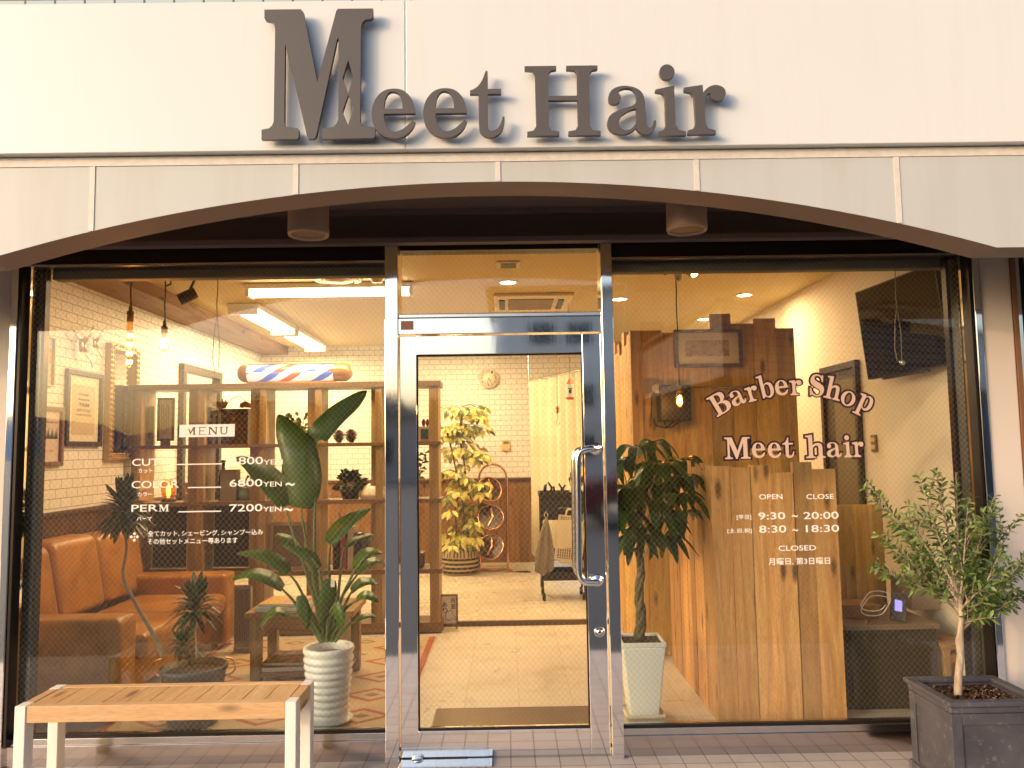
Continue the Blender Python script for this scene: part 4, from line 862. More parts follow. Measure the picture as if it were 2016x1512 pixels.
# rug, side table, magazines
t = NT('kilim_rug'); tc = t.add('TexCoord'); sp_ = t.add('SeparateXYZ'); t.l.new(tc.outputs['Object'], sp_.inputs[0])
def tri(x, per): return t.math('ABSOLUTE', t.math('SUBTRACT', t.math('FRACT', t.math('DIVIDE', x, per)), .5))
gx, gy = t.math('ADD', sp_.outputs['X'], 7.0), t.math('ADD', sp_.outputs['Y'], 7.0)
d1 = t.math('ADD', tri(gx, .52), tri(gy, .36)); d2 = t.math('ADD', tri(t.math('ADD', gx, .26), .52), tri(t.math('ADD', gy, .18), .36))
ring1 = t.math('LESS_THAN', t.math('ABSOLUTE', t.math('SUBTRACT', d1, .30)), .055); core = t.math('LESS_THAN', d1, .10)
zig = t.math('LESS_THAN', t.math('ABSOLUTE', t.math('SUBTRACT', d2, .12)), .03)
edge = t.math('GREATER_THAN', t.math('ABSOLUTE', sp_.outputs['X']), .735)
n = t.noise(tc.outputs['Object'], 55, 4, .7); c = t.mix(t.math('MULTIPLY', n, .6), (.52, .40, .25), (.30, .21, .11))
for f, cc in ((ring1, (.33, .075, .028)), (core, (.20, .10, .05)), (zig, (.12, .09, .06)), (edge, (.36, .07, .03))): c = t.mix(t.math('MULTIPLY', f, .85), c, cc)
t.col(c); t.set(rough=.95); t.bump(n, .4, .004)
tag(obj('rug', B(-2.11, -.56, .14, 2.24, .0205, .028), t.m), 'flat woven rug with red diamond pattern on the entrance floor', 'rug')
oakm = wood('oak_table', (.26, .115, .030), (.50, .26, .085), 'X', grain=.8, rough=.4, knots=False)
oakz = wood('oak_upright', (.25, .145, .052), (.54, .35, .145), 'Z', grain=.8, rough=.45, knots=False)
st = thing('side_table', 'low oak side table with magazines behind the white ribbed pot', 'table', (-1.25, 1.2, .02))
TX0, TX1, TY0, TY1 = -1.58, -.93, .98, 1.42
obj('table_top', B(TX0, TX1, TY0, TY1, .44, .475), oakm, st, bevel=.004)
for x in (TX0+.03, TX1-.09):
    for y in (TY0+.02, TY1-.08): obj('leg', B(x, x+.06, y, y+.06, .0285, .4395), oakz, st, bevel=.003)
obj('shelf', B(TX0+.05, TX1-.05, TY0+.03, TY1-.03, .095, .115), oakm, st); obj('apron', B(TX0+.092, TX1-.092, TY0+.03, TY0+.05, .37, .4395), oakm, st)
def book(name, label, x0, x1, y0, y1, z0, z1, c1, c2, rz=0, cat='magazine', group=None):
    t_ = thing(name, label, cat, ((x0+x1)/2, (y0+y1)/2, z0), group); cx_, cy_ = (x0+x1)/2, (y0+y1)/2
    M = Matrix.Translation((cx_, cy_, 0)) @ Matrix.Rotation(rz, 4, 'Z') @ Matrix.Translation((-cx_, -cy_, 0))
    m = MB(); m.M = M; m.box(x0, x1, y0, y1, z0, z0+.002).box(x0, x1, y0, y1, z1-.002, z1).box(x0, x0+.002, y0, y1, z0+.0021, z1-.0021)
    tt = NT('cover_'+name); v_ = tt.coords(); vo = tt.add('TexVoronoi'); vo.inputs['Scale'].default_value = 13; tt.l.new(v_, vo.inputs['Vector']); f = tt.noise(v_, 14, 3)
    tt.col(tt.mix(tt.ramp(f, (.45, (0, 0, 0)), (.55, (1, 1, 1))), c1, tt.mix(.65, vo.outputs['Color'], c2))); tt.set(rough=.3)
    obj('cover', m, tt.m, t_); m = MB(); m.M = M; m.box(x0+.003, x1-.003, y0+.002, y1-.002, z0+.0022, z1-.0022); obj('pages', m, paper, t_)
book('picture_book', 'pale picture book with a blue spine lying on the oak side table', -1.53, -1.22, 1.0, 1.3, .4755, .498, (.05, .25, .42), (.62, .42, .20), .06, 'book')
book('picture_book', 'yellow picture book lying on top of the blue spined one', -1.51, -1.25, 1.03, 1.3, .4985, .515, (.70, .42, .08), (.72, .38, .18), -.05, 'book')
book('magazine', 'dark covered magazine on the lower shelf of the side table', -1.50, -1.18, 1.03, 1.36, .1155, .145, (.05, .045, .045), (.30, .20, .12), .08)
book('magazine', 'pink spined magazine on top of the dark one on the lower shelf', -1.49, -1.20, 1.05, 1.35, .1455, .165, (.08, .06, .06), (.35, .16, .14), -.03)

# open shelving unit
SY0, SY1 = 2.42, 2.56
sh = thing('open_shelving', 'tall open wooden shelving unit dividing the waiting corner', 'shelving', (-1.75, 2.5, .02))
shx = wood('shelf_board_wood', (.14, .075, .028), (.36, .21, .085), 'X', grain=.9, rough=.4, knots=False)
SX0, SX1 = -2.965, -.515
def SXp(px): return P(px, 900, 2.5).x
for z, th in ((1.93, .045), (1.468, .028), (1.02, .032), (.475, .035), (.03, .075)): obj('shelf_board', B(SX0, SX1, 2.36, 2.62, z, z+th), shx, sh, bevel=.002)
for z0, z1 in ((1.9755, 1.976),): pass
ups = ((270, 292), (380, 414), (500, 533), (611, 640), (735, 757))
lv = [(.105, .475), (.51, 1.02), (1.052, 1.468), (1.496, 1.93)]
for k, (a, b) in enumerate(ups):
    xa, xb = SXp(a), SXp(b); ym = xb-xa
    for z0, z1 in lv: obj('upright', B(xb-.05, xb, 2.365, 2.615, z0+.0005, z1-.0005), oakz, sh)
    for z0, z1 in lv: obj('upright', B(xa, xb-.0505, 2.40, 2.45, z0+.0005, z1-.0005), oakz, sh)
xa, xb = SXp(848), SXp(866)
for z0, z1 in lv: obj('upright', B(xa, xb, 2.365, 2.615, z0+.0005, z1-.0005), oakz, sh)
obj('back_panel', B(SXp(415), SXp(500), 2.60, 2.61, .52, 1.01), plain('shelf_back_dark', (.03, .012, .008), .6), sh)
obj('back_panel', B(SXp(293), SXp(380), 2.60, 2.61, .52, 1.01), plain('shelf_back_dark', (.03, .012, .008), .6), sh)
# barber pole lying on the shelving
bp = thing('barber_pole', 'horizontal barber pole light with red white and blue stripes on the shelving', 'barber pole', (-1.4, 2.5, 1.98))
a = P(470, 735, 2.5); b = P(692, 735, 2.5); zc = P(580, 734, 2.5).z; R0 = .075; g0, g1 = P(490, 735, 2.5).x, P(659, 735, 2.5).x
t = NT('barber_stripes'); tc = t.add('TexCoord'); sp_ = t.add('SeparateXYZ'); t.l.new(tc.outputs['Object'], sp_.inputs[0])
an = t.math('ARCTAN2', t.math('SUBTRACT', sp_.outputs['Z'], zc-1.98), sp_.outputs['Y'])
ph = t.math('FRACT', t.math('ADD', t.math('MULTIPLY', sp_.outputs['X'], 2.35), t.math('MULTIPLY', an, .22)))
c = t.ramp(ph, (0, (.78, .76, .72)), (.2, (.06, .13, .50)), (.4, (.78, .76, .72)), (.6, (.62, .07, .04)), (.8, (.78, .76, .72)))
c.node.color_ramp.interpolation = 'CONSTANT'; t.col(c); t.set(rough=.3); t.l.new(c, t.b.inputs['Emission Color']); t.b.inputs['Emission Strength'].default_value = .55
dr_ = obj('striped_drum', MB().lathe((g0, 2.5, zc), [(R0*.9, 0), (R0*.9, g1-g0)], 40, 'x'), t.m, bp)
bpc = plain('pole_cap', (.34, .17, .06), .3, .4)
obj('end_cap', MB().lathe((a.x, 2.5, zc), [(.0, 0), (R0*.55, .0), (R0*.85, .02), (R0, .05), (R0, g0-a.x)], 32, 'x'), bpc, bp)
obj('end_cap', MB().lathe((g1, 2.5, zc), [(R0, 0), (R0, b.x-g1-.05), (R0*.85, b.x-g1-.02), (R0*.55, b.x-g1), (0, b.x-g1)], 32, 'x'), bpc, bp)
obj('top_rail', B(g0-.005, g1+.005, 2.47, 2.53, zc+R0*.93, zc+R0*1.04), bpc, bp, bevel=.004); obj('bottom_rail', B(g0-.005, g1+.005, 2.46, 2.54, 1.9755, zc-R0*.93), bpc, bp, bevel=.004)
lamp('pole_light', 'POINT', ((g0+g1)/2, 2.36, zc), .6, (1, .8, .6), bp, .05)

# ------------------------------------------------------------------ reception side: planks
cedar = wood('cedar_plank', (.46, .205, .060), (.88, .50, .19), 'Z', grain=.9, rough=.5, board=.6)
rc = thing('reception_counter', 'chest high counter clad in knotty vertical planks with uneven tops', 'counter', (1.35, .3, .02))
def plank_x(m, pxs, tops, Y, y0, y1, z0):
    for (a, b), tp in zip(pxs, tops):
        w0, w1 = P(a, tp, Y), P(b, tp, Y); m.box(w0.x+.0013, w1.x-.0013, y0, y1, z0, (w0.z+w1.z)/2)
m = MB(); bx = [1388+.0, 1437, 1476, 1515, 1558, 1598, 1637]
bx = [1398, 1437, 1476, 1516, 1560, 1598, 1644]; tops = [918, 921, 916, 931, 910, 924]
for k in range(6):
    w0, w1 = P(bx[k], tops[k], .3), P(bx[k+1], tops[k], .3); dy = (.004, -.002, .003, -.006, .001, -.003)[k]
    m.box(w0.x+.0013, w1.x-.0013, .30+dy, .335, .021, w0.z)
obj('front_panel', m, cedar, rc)
xc = P(1398, 918, .3).x; m = MB(); y = .3355; k = 0
while y < 1.42:
    w = (.10, .085, .115, .095)[k % 4]; m.box(xc+.001+.003*(k % 2), xc+.03, y, y+w-.0012, .021, 1.315+(.012, -.018, .02, -.006, .03)[k % 5]); y += w; k += 1
obj('side_panel', m, cedar, rc)
obj('counter_top', B(xc+.031, P(1644, 918, .3).x-.01, .336, .60, 1.20, 1.23), oakm, rc)
tp_ = thing('plank_partition', 'tall knotty plank partition with stepped top behind the counter', 'partition', (1.45, 1.6, .02))
edges = [1240, 1263, 1303, 1342, 1396, 1438, 1482, 1526, 1563]; tops = [651, 651, 655, 655, 618, 637, 627, 646]
m = MB()
for k in range(8):
    w0, w1 = P(edges[k], tops[k], 1.6), P(edges[k+1], tops[k], 1.6); m.box(w0.x+.0013, w1.x-.0013, 1.6+(.003*(k % 3)), 1.64, .021, w0.z)
obj('front_panel', m, wood('cedar_plank_dark', (.42, .205, .044), (.84, .52, .15), 'Z', grain=.9, rough=.5, board=.55), tp_)
xq = P(1240, 651, 1.6).x; m = MB(); y = 1.6405; k = 0
while y < 2.5: m.box(xq, xq+.03, y, y+.118, .063 if y > 2.6 else .021, 2.22+(.0, -.06, .05, -.1)[k % 4]); y += .12; k += 1
obj('side_panel', m, bpy.data.materials['cedar_plank_dark'], tp_)
lpn = thing('low_plank_screen', 'lower plank screen joining the counter to the cream wall', 'screen', (2.2, 1.1, .02))
x0, x1 = P(1640, 1000, 1.1).x, P(1737, 1000, 1.1).x; m = MB()
for k in range(5): w = (x1-x0)/5; m.box(x0+k*w+.0008, x0+(k+1)*w-.0008, 1.1, 1.125, .021, P(1690, 994, 1.1).z)
obj('panel', m, bpy.data.materials['cedar_plank_dark'], lpn)
# framed print on the partition
a = P(1325, 650, 1.59); b = P(1462, 722, 1.59)
t_ = thing('framed_print', 'wide framed print with pale mount hanging on the plank partition', 'picture', ((a.x+b.x)/2, 1.585, b.z)); f_ = .022
obj('frame', MB().box(a.x, b.x, 1.57, 1.598, b.z, b.z+f_).box(a.x, b.x, 1.57, 1.598, a.z-f_, a.z).box(a.x, a.x+f_, 1.57, 1.598, b.z+f_+.0002, a.z-f_-.0002).box(b.x-f_, b.x, 1.57, 1.598, b.z+f_+.0002, a.z-f_-.0002), plain('print_frame_brown', (.14, .07, .05), .4), t_)
obj('mount', B(a.x+f_+.0003, b.x-f_-.0003, 1.588, 1.598, b.z+f_+.0003, a.z-f_-.0003), plain('mount_ivory', (.74, .64, .46), .6), t_)
tt = NT('sepia_map'); vv = tt.coords(); nn = tt.noise(vv, 22, 6, .7, 2); tt.col(tt.ramp(nn, (.35, (.22, .12, .08)), (.5, (.52, .38, .26)), (.7, (.62, .48, .34))))
obj('print', B(a.x+.08, b.x-.09, 1.586, 1.5878, b.z+.075, a.z-.075), tt.m, t_)
# wall box with rail and cables
a = P(1288, 760, 1.55); b = P(1357, 838, 1.55)
wb = thing('wall_speaker', 'black box with hanging cables mounted on the partition behind the bulb', 'speaker', ((a.x+b.x)/2, 1.55, b.z))
obj('case', B(a.x+.02, b.x, 1.46, 1.599, b.z+.03, a.z), BLACK, wb, bevel=.008)
obj('cable', MB().tube([(a.x+.02, 1.5, a.z-.02), (a.x-.03, 1.5, a.z-.06), (a.x-.035, 1.5, b.z+.06), (a.x+.0, 1.5, b.z+.0), (a.x+.07, 1.5, b.z-.015), (a.x+.12, 1.5, b.z+.035)], .006, 8).tube([(a.x+.05, 1.49, b.z+.03), (a.x+.06, 1.49, b.z-.005), (a.x+.1, 1.49, b.z-.01), (a.x+.16, 1.49, b.z+.03)], .005, 8), BLACK, wb)
obj('cable_reel', MB().lathe((a.x+.01, 1.5, a.z-.02), [(.012, -.012), (.034, -.012), (.034, .012), (.012, .012)], 20, 'y'), plain('reel_clear', (.45, .38, .3), .25), wb)
a = P(1357, 763, 1.58); b = P(1492, 761, 1.58)
tag(obj('hanging_rail', MB().tube([(a.x, 1.58, a.z), (b.x, 1.58, b.z)], .006, 10).tube([(b.x, 1.58, b.z), (b.x, 1.6, b.z)], .01, 10), HS), 'thin steel rail along the plank partition beside the black box', 'rail')
# things on the right-hand wall
XW = 2.498
y0, y1 = PX(1697, 800, XW).y, PX(1625, 800, XW).y; zt = (PX(1625, 720, XW).z+PX(1697, 712, XW).z)/2
dd = thing('inner_door', 'dark brown inner door in the cream side wall', 'door', (XW, (y0+y1)/2, .02)); dkd = plain('dark_door', (.030, .018, .012), .45)
obj('door_frame', MB().box(2.46, 2.4985, y0, y0+.04, .021, zt).box(2.46, 2.4985, y1-.05, y1, .021, zt).box(2.46, 2.4985, y0+.0405, y1-.0505, zt-.05, zt), dkd, dd, bevel=.003)
obj('door_leaf', B(2.485, 2.4985, y0+.041, y1-.051, .021, zt-.051), plain('dark_door_leaf', (.045, .028, .018), .4), dd)
obj('door_panel', B(2.478, 2.4848, y0+.06, y1-.22, .25, zt-.12), plain('door_panel_olive', (.14, .105, .055), .4), dd)
a = PX(1717, 856, XW); b = PX(1729, 890, XW); ls = thing('light_switch', 'bronze light switch plate on the cream wall', 'light switch', (XW, (a.y+b.y)/2, b.z))
obj('plate', B(2.485, 2.4985, min(a.y, b.y), max(a.y, b.y), b.z, a.z), plain('switch_bronze', (.22, .12, .05), .35, .4), ls, bevel=.003)
for k in (0, 1): zz = b.z+(a.z-b.z)*(.18+.42*k); obj('rocker', B(2.478, 2.4848, min(a.y, b.y)+.012, max(a.y, b.y)-.012, zz, zz+(a.z-b.z)*.24), plain('rocker_cream', (.6, .48, .3), .4), ls)
# television tilted down
q4 = [P(1682, 576, 1.25), P(1840, 516, .52), P(1872, 718, .44), P(1708, 748, 1.17)]
tv = thing('television', 'large black wall television tilted down beside the right-hand glass', 'television', tuple(sum(q4, Vector())/4))
n_ = (q4[1]-q4[0]).cross(q4[3]-q4[0]).normalized()
if n_.x > 0: n_ = -n_
ctr = sum(q4, Vector())/4
obj('case', MB().hexa(q4, [p-n_*.035 for p in q4]), BLACK, tv, bevel=.006)
obj('screen', MB().hexa([ctr+(p-ctr)*.965+n_*.0015 for p in q4], [ctr+(p-ctr)*.965+n_*.0005 for p in q4]), BLACKGLOSS, tv)
obj('bracket', MB().tube([ctr-n_*.036, ctr-n_*.1+Vector((.02, 0, 0)), (2.49, ctr.y+.05, ctr.z)], .02, 8), BLACK, tv)
obj('sensor_bar', MB().hexa([q4[2].lerp(q4[3], f)+Vector((0, 0, dz))+n_*o_ for f, dz, o_ in ((.25, -.002, .0), (.8, -.002, .0), (.8, -.016, .0), (.25, -.016, .0))], [q4[2].lerp(q4[3], f)+Vector((0, 0, dz))-n_*.02 for f, dz in ((.25, -.002), (.8, -.002), (.8, -.016), (.25, -.016))]), BLACK, tv)
# desk behind the olive tree
dk = thing('desk', 'dark grey panelled desk beside the plank counter', 'desk', (2.05, .7, .02))
dgm = plain('desk_grey', (.055, .045, .035), .5); a = P(1662, 1222, .62); 
obj('desk_top', B(1.795, 2.30, .45, 1.08, .435, .462), plain('desk_top', (.20, .14, .09), .35), dk, bevel=.003)
obj('desk_panel', B(1.83, 2.07, .47, .49, .021, .4345), dgm, dk); obj('desk_panel', B(2.071, 2.29, .472, .49, .021, .4345), dgm, dk)
obj('side_panel', B(1.80, 1.825, .47, 1.07, .021, .4345), BLACK, dk); obj('back_panel', B(1.826, 2.29, 1.05, 1.07, .021, .4345), dgm, dk)
a, b = P(1785, 1178, .85), P(1880, 1178, .85)
bxm = plain('taupe_box', (.30, .23, .17), .6); tb = thing('storage_box', 'plain taupe box on the desk behind the small screen', 'box', (a.x+.1, .9, .463))
obj('box_body', B(a.x, b.x, .80, 1.04, .4625, .60), bxm, tb, bevel=.005); obj('lid', B(a.x-.005, b.x+.005, .795, 1.045, .6005, .622), bxm, tb, bevel=.004)
q4 = [P(1755, 1167, .56), P(1785, 1176, .5), P(1784, 1226, .5), P(1753, 1222, .56)]
sm_ = thing('payment_terminal', 'small upright terminal with lit blue screen on the desk', 'terminal', (q4[3].x+.04, .53, .463))
nn = Vector((.35, .9, .1)).normalized(); ctr = sum(q4, Vector())/4
for p in q4[2:]: p.z = .464
obj('case', MB().hexa(q4, [p+nn*.03 for p in q4]), BLACK, sm_, bevel=.003)
def in4(u_, v_): return (q4[0]*(1-u_)+q4[1]*u_)*(1-v_)+(q4[3]*(1-u_)+q4[2]*u_)*v_-nn*.001
obj('screen', MB().quad(in4(.25, .2), in4(.72, .2), in4(.72, .62), in4(.25, .62)), emit('screen_blue', (.22, .2, .8), 1.0), sm_, solid=.0012)
ob = thing('wooden_tray', 'small orange wooden box under white cable on the desk', 'box', (1.93, .7, .463)); a = P(1722, 1205, .72); b = P(1756, 1205, .72)
obj('box_body', B(1.86, 2.06, .62, .78, .4625, .525), oakm, ob, bevel=.003); obj('lid', B(1.855, 2.065, .615, .785, .5255, .535), oakm, ob, bevel=.002)
c_ = P(1722, 1196, .6); pts_ = [(c_.x+.075*cos(t)*(1+.25*sin(2*t+.6))+.0, .58+.05*sin(t*1.0), .475+.052*(1+sin(t+.5))+.004*t) for t in [k*.35 for k in range(34)]]
tag(obj('charging_cable', MB().tube(pts_, .0028, 6), plain('cable_white', (.75, .7, .62), .4)), 'white looped charging cable on the desk', 'cable')
so2 = thing('wooden_stool', 'small orange wooden stool beside the desk', 'stool', (2.36, .5, .02))
sx0, sx1, sy0, sy1 = 2.30, 2.47, .42, .66
for k in range(4): obj('seat_slat', B(sx0, sx1, sy0+k*.061, sy0+k*.061+.055, .335, .36), oakm, so2, bevel=.003)
for x in (sx0, sx1-.03):
    for y in (sy0, sy1-.03): obj('leg', B(x, x+.03, y, y+.03, .021, .3345), oakz, so2)
for z in (.1, .27): obj('rail', B(sx0+.0305, sx1-.0305, sy0+.004, sy0+.024, z, z+.04), oakm, so2)
bd = thing('display_board', 'white pointed board with red and blue bands by the stool', 'board', (2.38, .3, .02)); x0 = P(1893, 1300, .2).x; zz = P(1900, 1262, .2).z
obj('board', MB().prism([(x0, .021), (x0+.05, .021), (x0+.062, .12), (x0+.055, zz), (x0, zz)], .2, .212), plain('board_white', (.72, .66, .56), .4), bd)
obj('red_band', B(x0, x0+.056, .1985, .1998, zz-.055, zz-.008), plain('band_red', (.55, .04, .05), .4), bd); obj('blue_band', MB().prism([(x0+.03, .04), (x0+.062, .12), (x0+.058, .021), (x0+.02, .021)], .1985, .1998), plain('band_blue', (.03, .10, .3), .4), bd)

# ------------------------------------------------------------------ entrance floor things
gr = thing('floor_grille', 'brown slotted metal floor grille inside the entrance door', 'grille', (.02, .43, .02))
obj('tray', B(-.40, .44, .29, .572, .0205, .0235), plain('grille_tray', (.035, .022, .014), .7), gr)
m = MB(); y = .295
while y < .565: m.box(-.395, .435, y, y+.006, .0238, .031); y += .0125
obj('slats', m, plain('grille_metal', (.30, .20, .12), .35, .6), gr); obj('rim', sq_ring(MB(), -.402, .442, .288, .574, .006, .0205, .0325), plain('grille_metal', (.3, .2, .12), .35, .6), gr)
sg = thing('step_sign', 'small framed step warning sign standing by the shelving foot', 'sign', (-.5, 2.53, .02)); a = P(866, 1170, 2.52); b = P(902, 1231, 2.52)
sx0, sx1, sz0, sz1 = a.x, b.x, b.z, a.z
obj('frame', MB().box(sx0, sx1, 2.505, 2.525, sz0, sz0+.014).box(sx0, sx1, 2.505, 2.525, sz1-.014, sz1).box(sx0, sx0+.014, 2.505, 2.525, sz0+.0142, sz1-.0142).box(sx1-.014, sx1, 2.505, 2.525, sz0+.0142, sz1-.0142), brw, sg)
obj('panel', B(sx0+.0142, sx1-.0142, 2.515, 2.523, sz0+.0142, sz1-.0142), plain('sign_white', (.74, .70, .62), .5), sg)
for x in (sx0+.004, sx1-.018): obj('leg', B(x, x+.014, 2.506, 2.524, .021, sz0-.0005), brw, sg)
W_, H_ = sx1-sx0, sz1-sz0
for ch, u_, v_, hh in (('段', .60, .72, .17), ('差', .60, .53, .17), ('あ', .12, .58, .17), ('り', .16, .40, .17)): fit_text('character', ch, sx0+u_*W_, sx0+(u_+.27)*W_, sz0+v_*H_, sz0+(v_+hh)*H_, 2.5142, ink, sg, .012)
hand = [(.30, .30), (.38, .46), (.52, .45), (.60, .50), (.70, .47), (.66, .40), (.90, .22), (.86, .17), (.68, .26), (.66, .20), (.58, .23), (.55, .17), (.47, .16), (.38, .20), (.28, .22)]
hp_ = [(sx0+u_*W_, 2.513, sz0+v_*H_) for u_, v_ in hand]; obj('pointing_hand', MB().tube(hp_, .0022, 5, closed=True), ink, sg)

# ------------------------------------------------------------------ rear of the shop
w = P(962, 745, 5.79); ck = thing('wall_clock', 'round white wall clock on the rear brick wall', 'clock', tuple(w)); rk = 19.5/FPX*(5.79+DIST)
obj('case', MB().lathe((w.x, 5.76, w.z), [(0, .0), (rk*.93, .0), (rk*.95, -.008), (rk, -.004), (rk*.98, .03), (0, .03)], 40, 'y'), plain('clock_cream', (.68, .58, .42), .4), ck)
obj('dial', MB().lathe((w.x, 5.757, w.z), [(0, 0), (rk*.9, 0), (rk*.9, .002)], 40, 'y'), plain('dial_cream', (.76, .67, .5), .5), ck)
for k in range(1, 13):
    a_ = pi/2-k*pi/6; s_ = .030; x_, z_ = w.x+rk*.70*cos(a_), w.z+rk*.70*sin(a_); fit_text('numeral', str(k), x_-s_*(.35 if k < 10 else .55), x_+s_*(.35 if k < 10 else .55), z_-s_*.55, z_+s_*.55, 5.7555, ink, ck)
m = MB()
for a_, l, r_ in ((pi/2+pi*.92, .62, .003), (pi/2+pi*1.17, .45, .004)): m.tube([(w.x, 5.754, w.z), (w.x+rk*l*cos(a_), 5.754, w.z+rk*l*sin(a_))], r_, 6)
obj('hands', m, ink, ck)
a = P(988, 866, 5.79); b = P(1005, 888, 5.79); tm = thing('thermostat', 'small yellowed wall control panel on the rear brick wall', 'thermostat', ((a.x+b.x)/2, 5.78, b.z))
obj('case', B(a.x, b.x, 5.775, 5.7995, b.z, a.z), plain('control_yellow', (.62, .46, .22), .5), tm, bevel=.004); obj('display', B(a.x+.02, b.x-.02, 5.7725, 5.7748, a.z-.05, a.z-.02), plain('lcd', (.16, .15, .08), .3), tm)
obj('button', B(b.x-.04, b.x-.015, 5.771, 5.7748, b.z+.03, b.z+.05), plain('rocker_cream', (.6, .48, .3), .4), tm)
# curtain on a ceiling track
cu = thing('curtain', 'long cream curtain hanging beside the rear brick wall', 'curtain', (.6, 4.6, .2)); A_, B_ = Vector((.27, 5.3, 0)), Vector((1.02, 3.6, 0)); n = 140; dvec = (B_-A_); nv = Vector((-dvec.y, dvec.x, 0)).normalized(); zs = [.22, .9, 1.6, 2.12, 2.2]; vs = []
for j, z in enumerate(zs):
    for i in range(n+1):
        t = i/n; am = .045*(1.0-.12*j); off = sin(t*2*pi*9+.5*sin(t*9))*am+.012*sin(t*40+j)
        vs.append(A_+dvec*t+nv*off+Vector((0, 0, z)))
m = MB().add(vs, [(j*(n+1)+i, j*(n+1)+i+1, (j+1)*(n+1)+i+1, (j+1)*(n+1)+i) for j in range(len(zs)-1) for i in range(n)], True)
tt = NT('curtain_cloth'); tt.col((.74, .66, .48)); tt.set(rough=.85); tt.bump(tt.noise(tt.coords(scale=(1, 1, 1)), 400, 2), .1, .002); obj('fabric', m, tt.m, cu, solid=.003)
obj('track', MB().tube([A_+Vector((0, 0, 2.22)), B_+Vector((0, 0, 2.22))], .012, 8), HS, cu)
for t in (0, 1): p = A_+dvec*t; obj('track_hanger', MB().tube([p+Vector((0, 0, 2.23)), p+Vector((0, 0, 2.72))], .004, 6), HS, cu)
# chain with hook and lantern
w = P(1097, 780, 3.4); chn = thing('hook_chain', 'hanging chain with a brass hook in front of the curtain', 'hook', (w.x, 3.4, P(1097, 835, 3.4).z)); m = MB(); z = 2.72; k = 0; zb = P(1097, 800, 3.4).z
while z > zb: m.tube([(w.x+(.006 if k % 2 else 0)*cos(q), 3.4+(0 if k % 2 else .006)*cos(q), z-.011+.014*sin(q)) for q in [i*pi/4 for i in range(8)]], .0022, 5, closed=True); z -= .022; k += 1
obj('chain', m, brass, chn); obj('weight', MB().lathe((w.x, 3.4, zb), [(0, .01), (.014, .0), (.02, -.02), (.008, -.035), (.016, -.05), (0, -.07)], 16), brass, chn)
obj('hook', MB().tube([(w.x, 3.4, zb-.07), (w.x, 3.4, zb-.12), (w.x-.012, 3.4, zb-.15), (w.x-.005, 3.4, zb-.175), (w.x+.012, 3.4, zb-.17), (w.x+.016, 3.4, zb-.15)], .003, 6), brass, chn)
w = P(1122, 770, 3.0); hh = 22/FPX*6.8; la = thing('wind_lantern', 'small red white and green hanging lantern bell by the curtain', 'lantern', (w.x, 3.0, w.z-hh))
rl = .034; obj('roof', MB().lathe((w.x, 3.0, w.z), [(rl, hh*.62), (rl*.5, hh*.9), (.004, hh*1.15)], 14), plain('lantern_red', (.45, .05, .03), .5), la)
obj('drum', MB().lathe((w.x, 3.0, w.z), [(rl, -hh*.55), (rl, hh*.615)], 18), plain('lantern_white', (.55, .62, .56), .4), la); obj('foot_ring', MB().lathe((w.x, 3.0, w.z), [(rl*1.02, -hh*.75), (rl*1.02, -hh*.5505)], 18), plain('lantern_red', (.45, .05, .03), .5), la)
obj('mark', MB().box(w.x-.012, w.x+.012, 2.962, 2.9655, w.z-.02, w.z+.012).box(w.x-.02, w.x+.02, 2.9625, 2.9655, w.z+.018, w.z+.024), ink, la)
obj('string', MB().tube([(w.x, 3.0, w.z+hh*1.1), (w.x, 3.0, 2.72)], .0018, 5), cordm, la)
# trolley
TX, TY = .30, 3.35; tw, td = .40, .32
ty = thing('salon_trolley', 'black wheeled salon trolley in front of the curtain', 'trolley', (TX+tw/2, TY+td/2, .06))
for k, (z, h) in enumerate(((.24, .075), (.42, .07), (.78, .20))):
    if k < 2: sq_ = MB(); sq_ring(sq_, TX, TX+tw, TY, TY+td, .012, z, z+h); sq_.box(TX+.0125, TX+tw-.0125, TY+.0125, TY+td-.0125, z, z+.01); obj('tray', sq_, BLACK, ty, bevel=.004)
    else:
        obj('drawer_case', B(TX+.01, TX+tw-.01, TY+.006, TY+td-.01, z, z+h), BLACK, ty, bevel=.005); d_ = obj('drawer_front', B(TX+.02, TX+tw-.02, TY-.004, TY+.005, z+.02, z+.17), plain('drawer_black', (.02, .018, .018), .3), ty, bevel=.003)
        obj('pull', B(TX+.16, TX+.28, TY-.014, TY-.0045, z+.10, z+.113), HS, d_)
sq_ = MB(); sq_ring(sq_, TX-.01, TX+tw+.01, TY-.01, TY+td+.01, .014, .985, 1.03); sq_.box(TX+.005, TX+tw-.005, TY+.005, TY+td-.005, .982, .99); obj('tray', sq_, BLACK, ty, bevel=.004)
for x in (TX, TX+tw-.02):
    for y in (TY, TY+td-.02): obj('post', B(x+.0005, x+.0195, y+.0005, y+.0195, .13, .982), BLACK, ty)
for x in (TX+.02, TX+tw-.02):
    for y in (TY+.02, TY+td-.02):
        cs = obj('caster', MB().box(x-.012, x+.012, y-.02, y+.02, .105, .13).cyl((x, y, .09), (x, y, .11), .012, 10), BLACK, ty); obj('wheel', MB().lathe((x, y, .0925), [(.0, -.014), (.026, -.014), (.031, -.009), (.031, .009), (.026, .014), (0, .014)], 20, 'x'), plain('wheel_rubber', (.02, .019, .018), .6), cs)
rnd = random.Random(5); br = thing('brush_pot', 'clear pot of makeup brushes on the black trolley', 'brush pot', (TX+.31, TY+.12, .991))
obj('pot', MB().lathe((TX+.31, TY+.12, 0), [(.034, .991), (.036, 1.08), (.033, 1.08), (.031, .994)], 18), plain('pot_glass', (.45, .40, .32), .2), br)
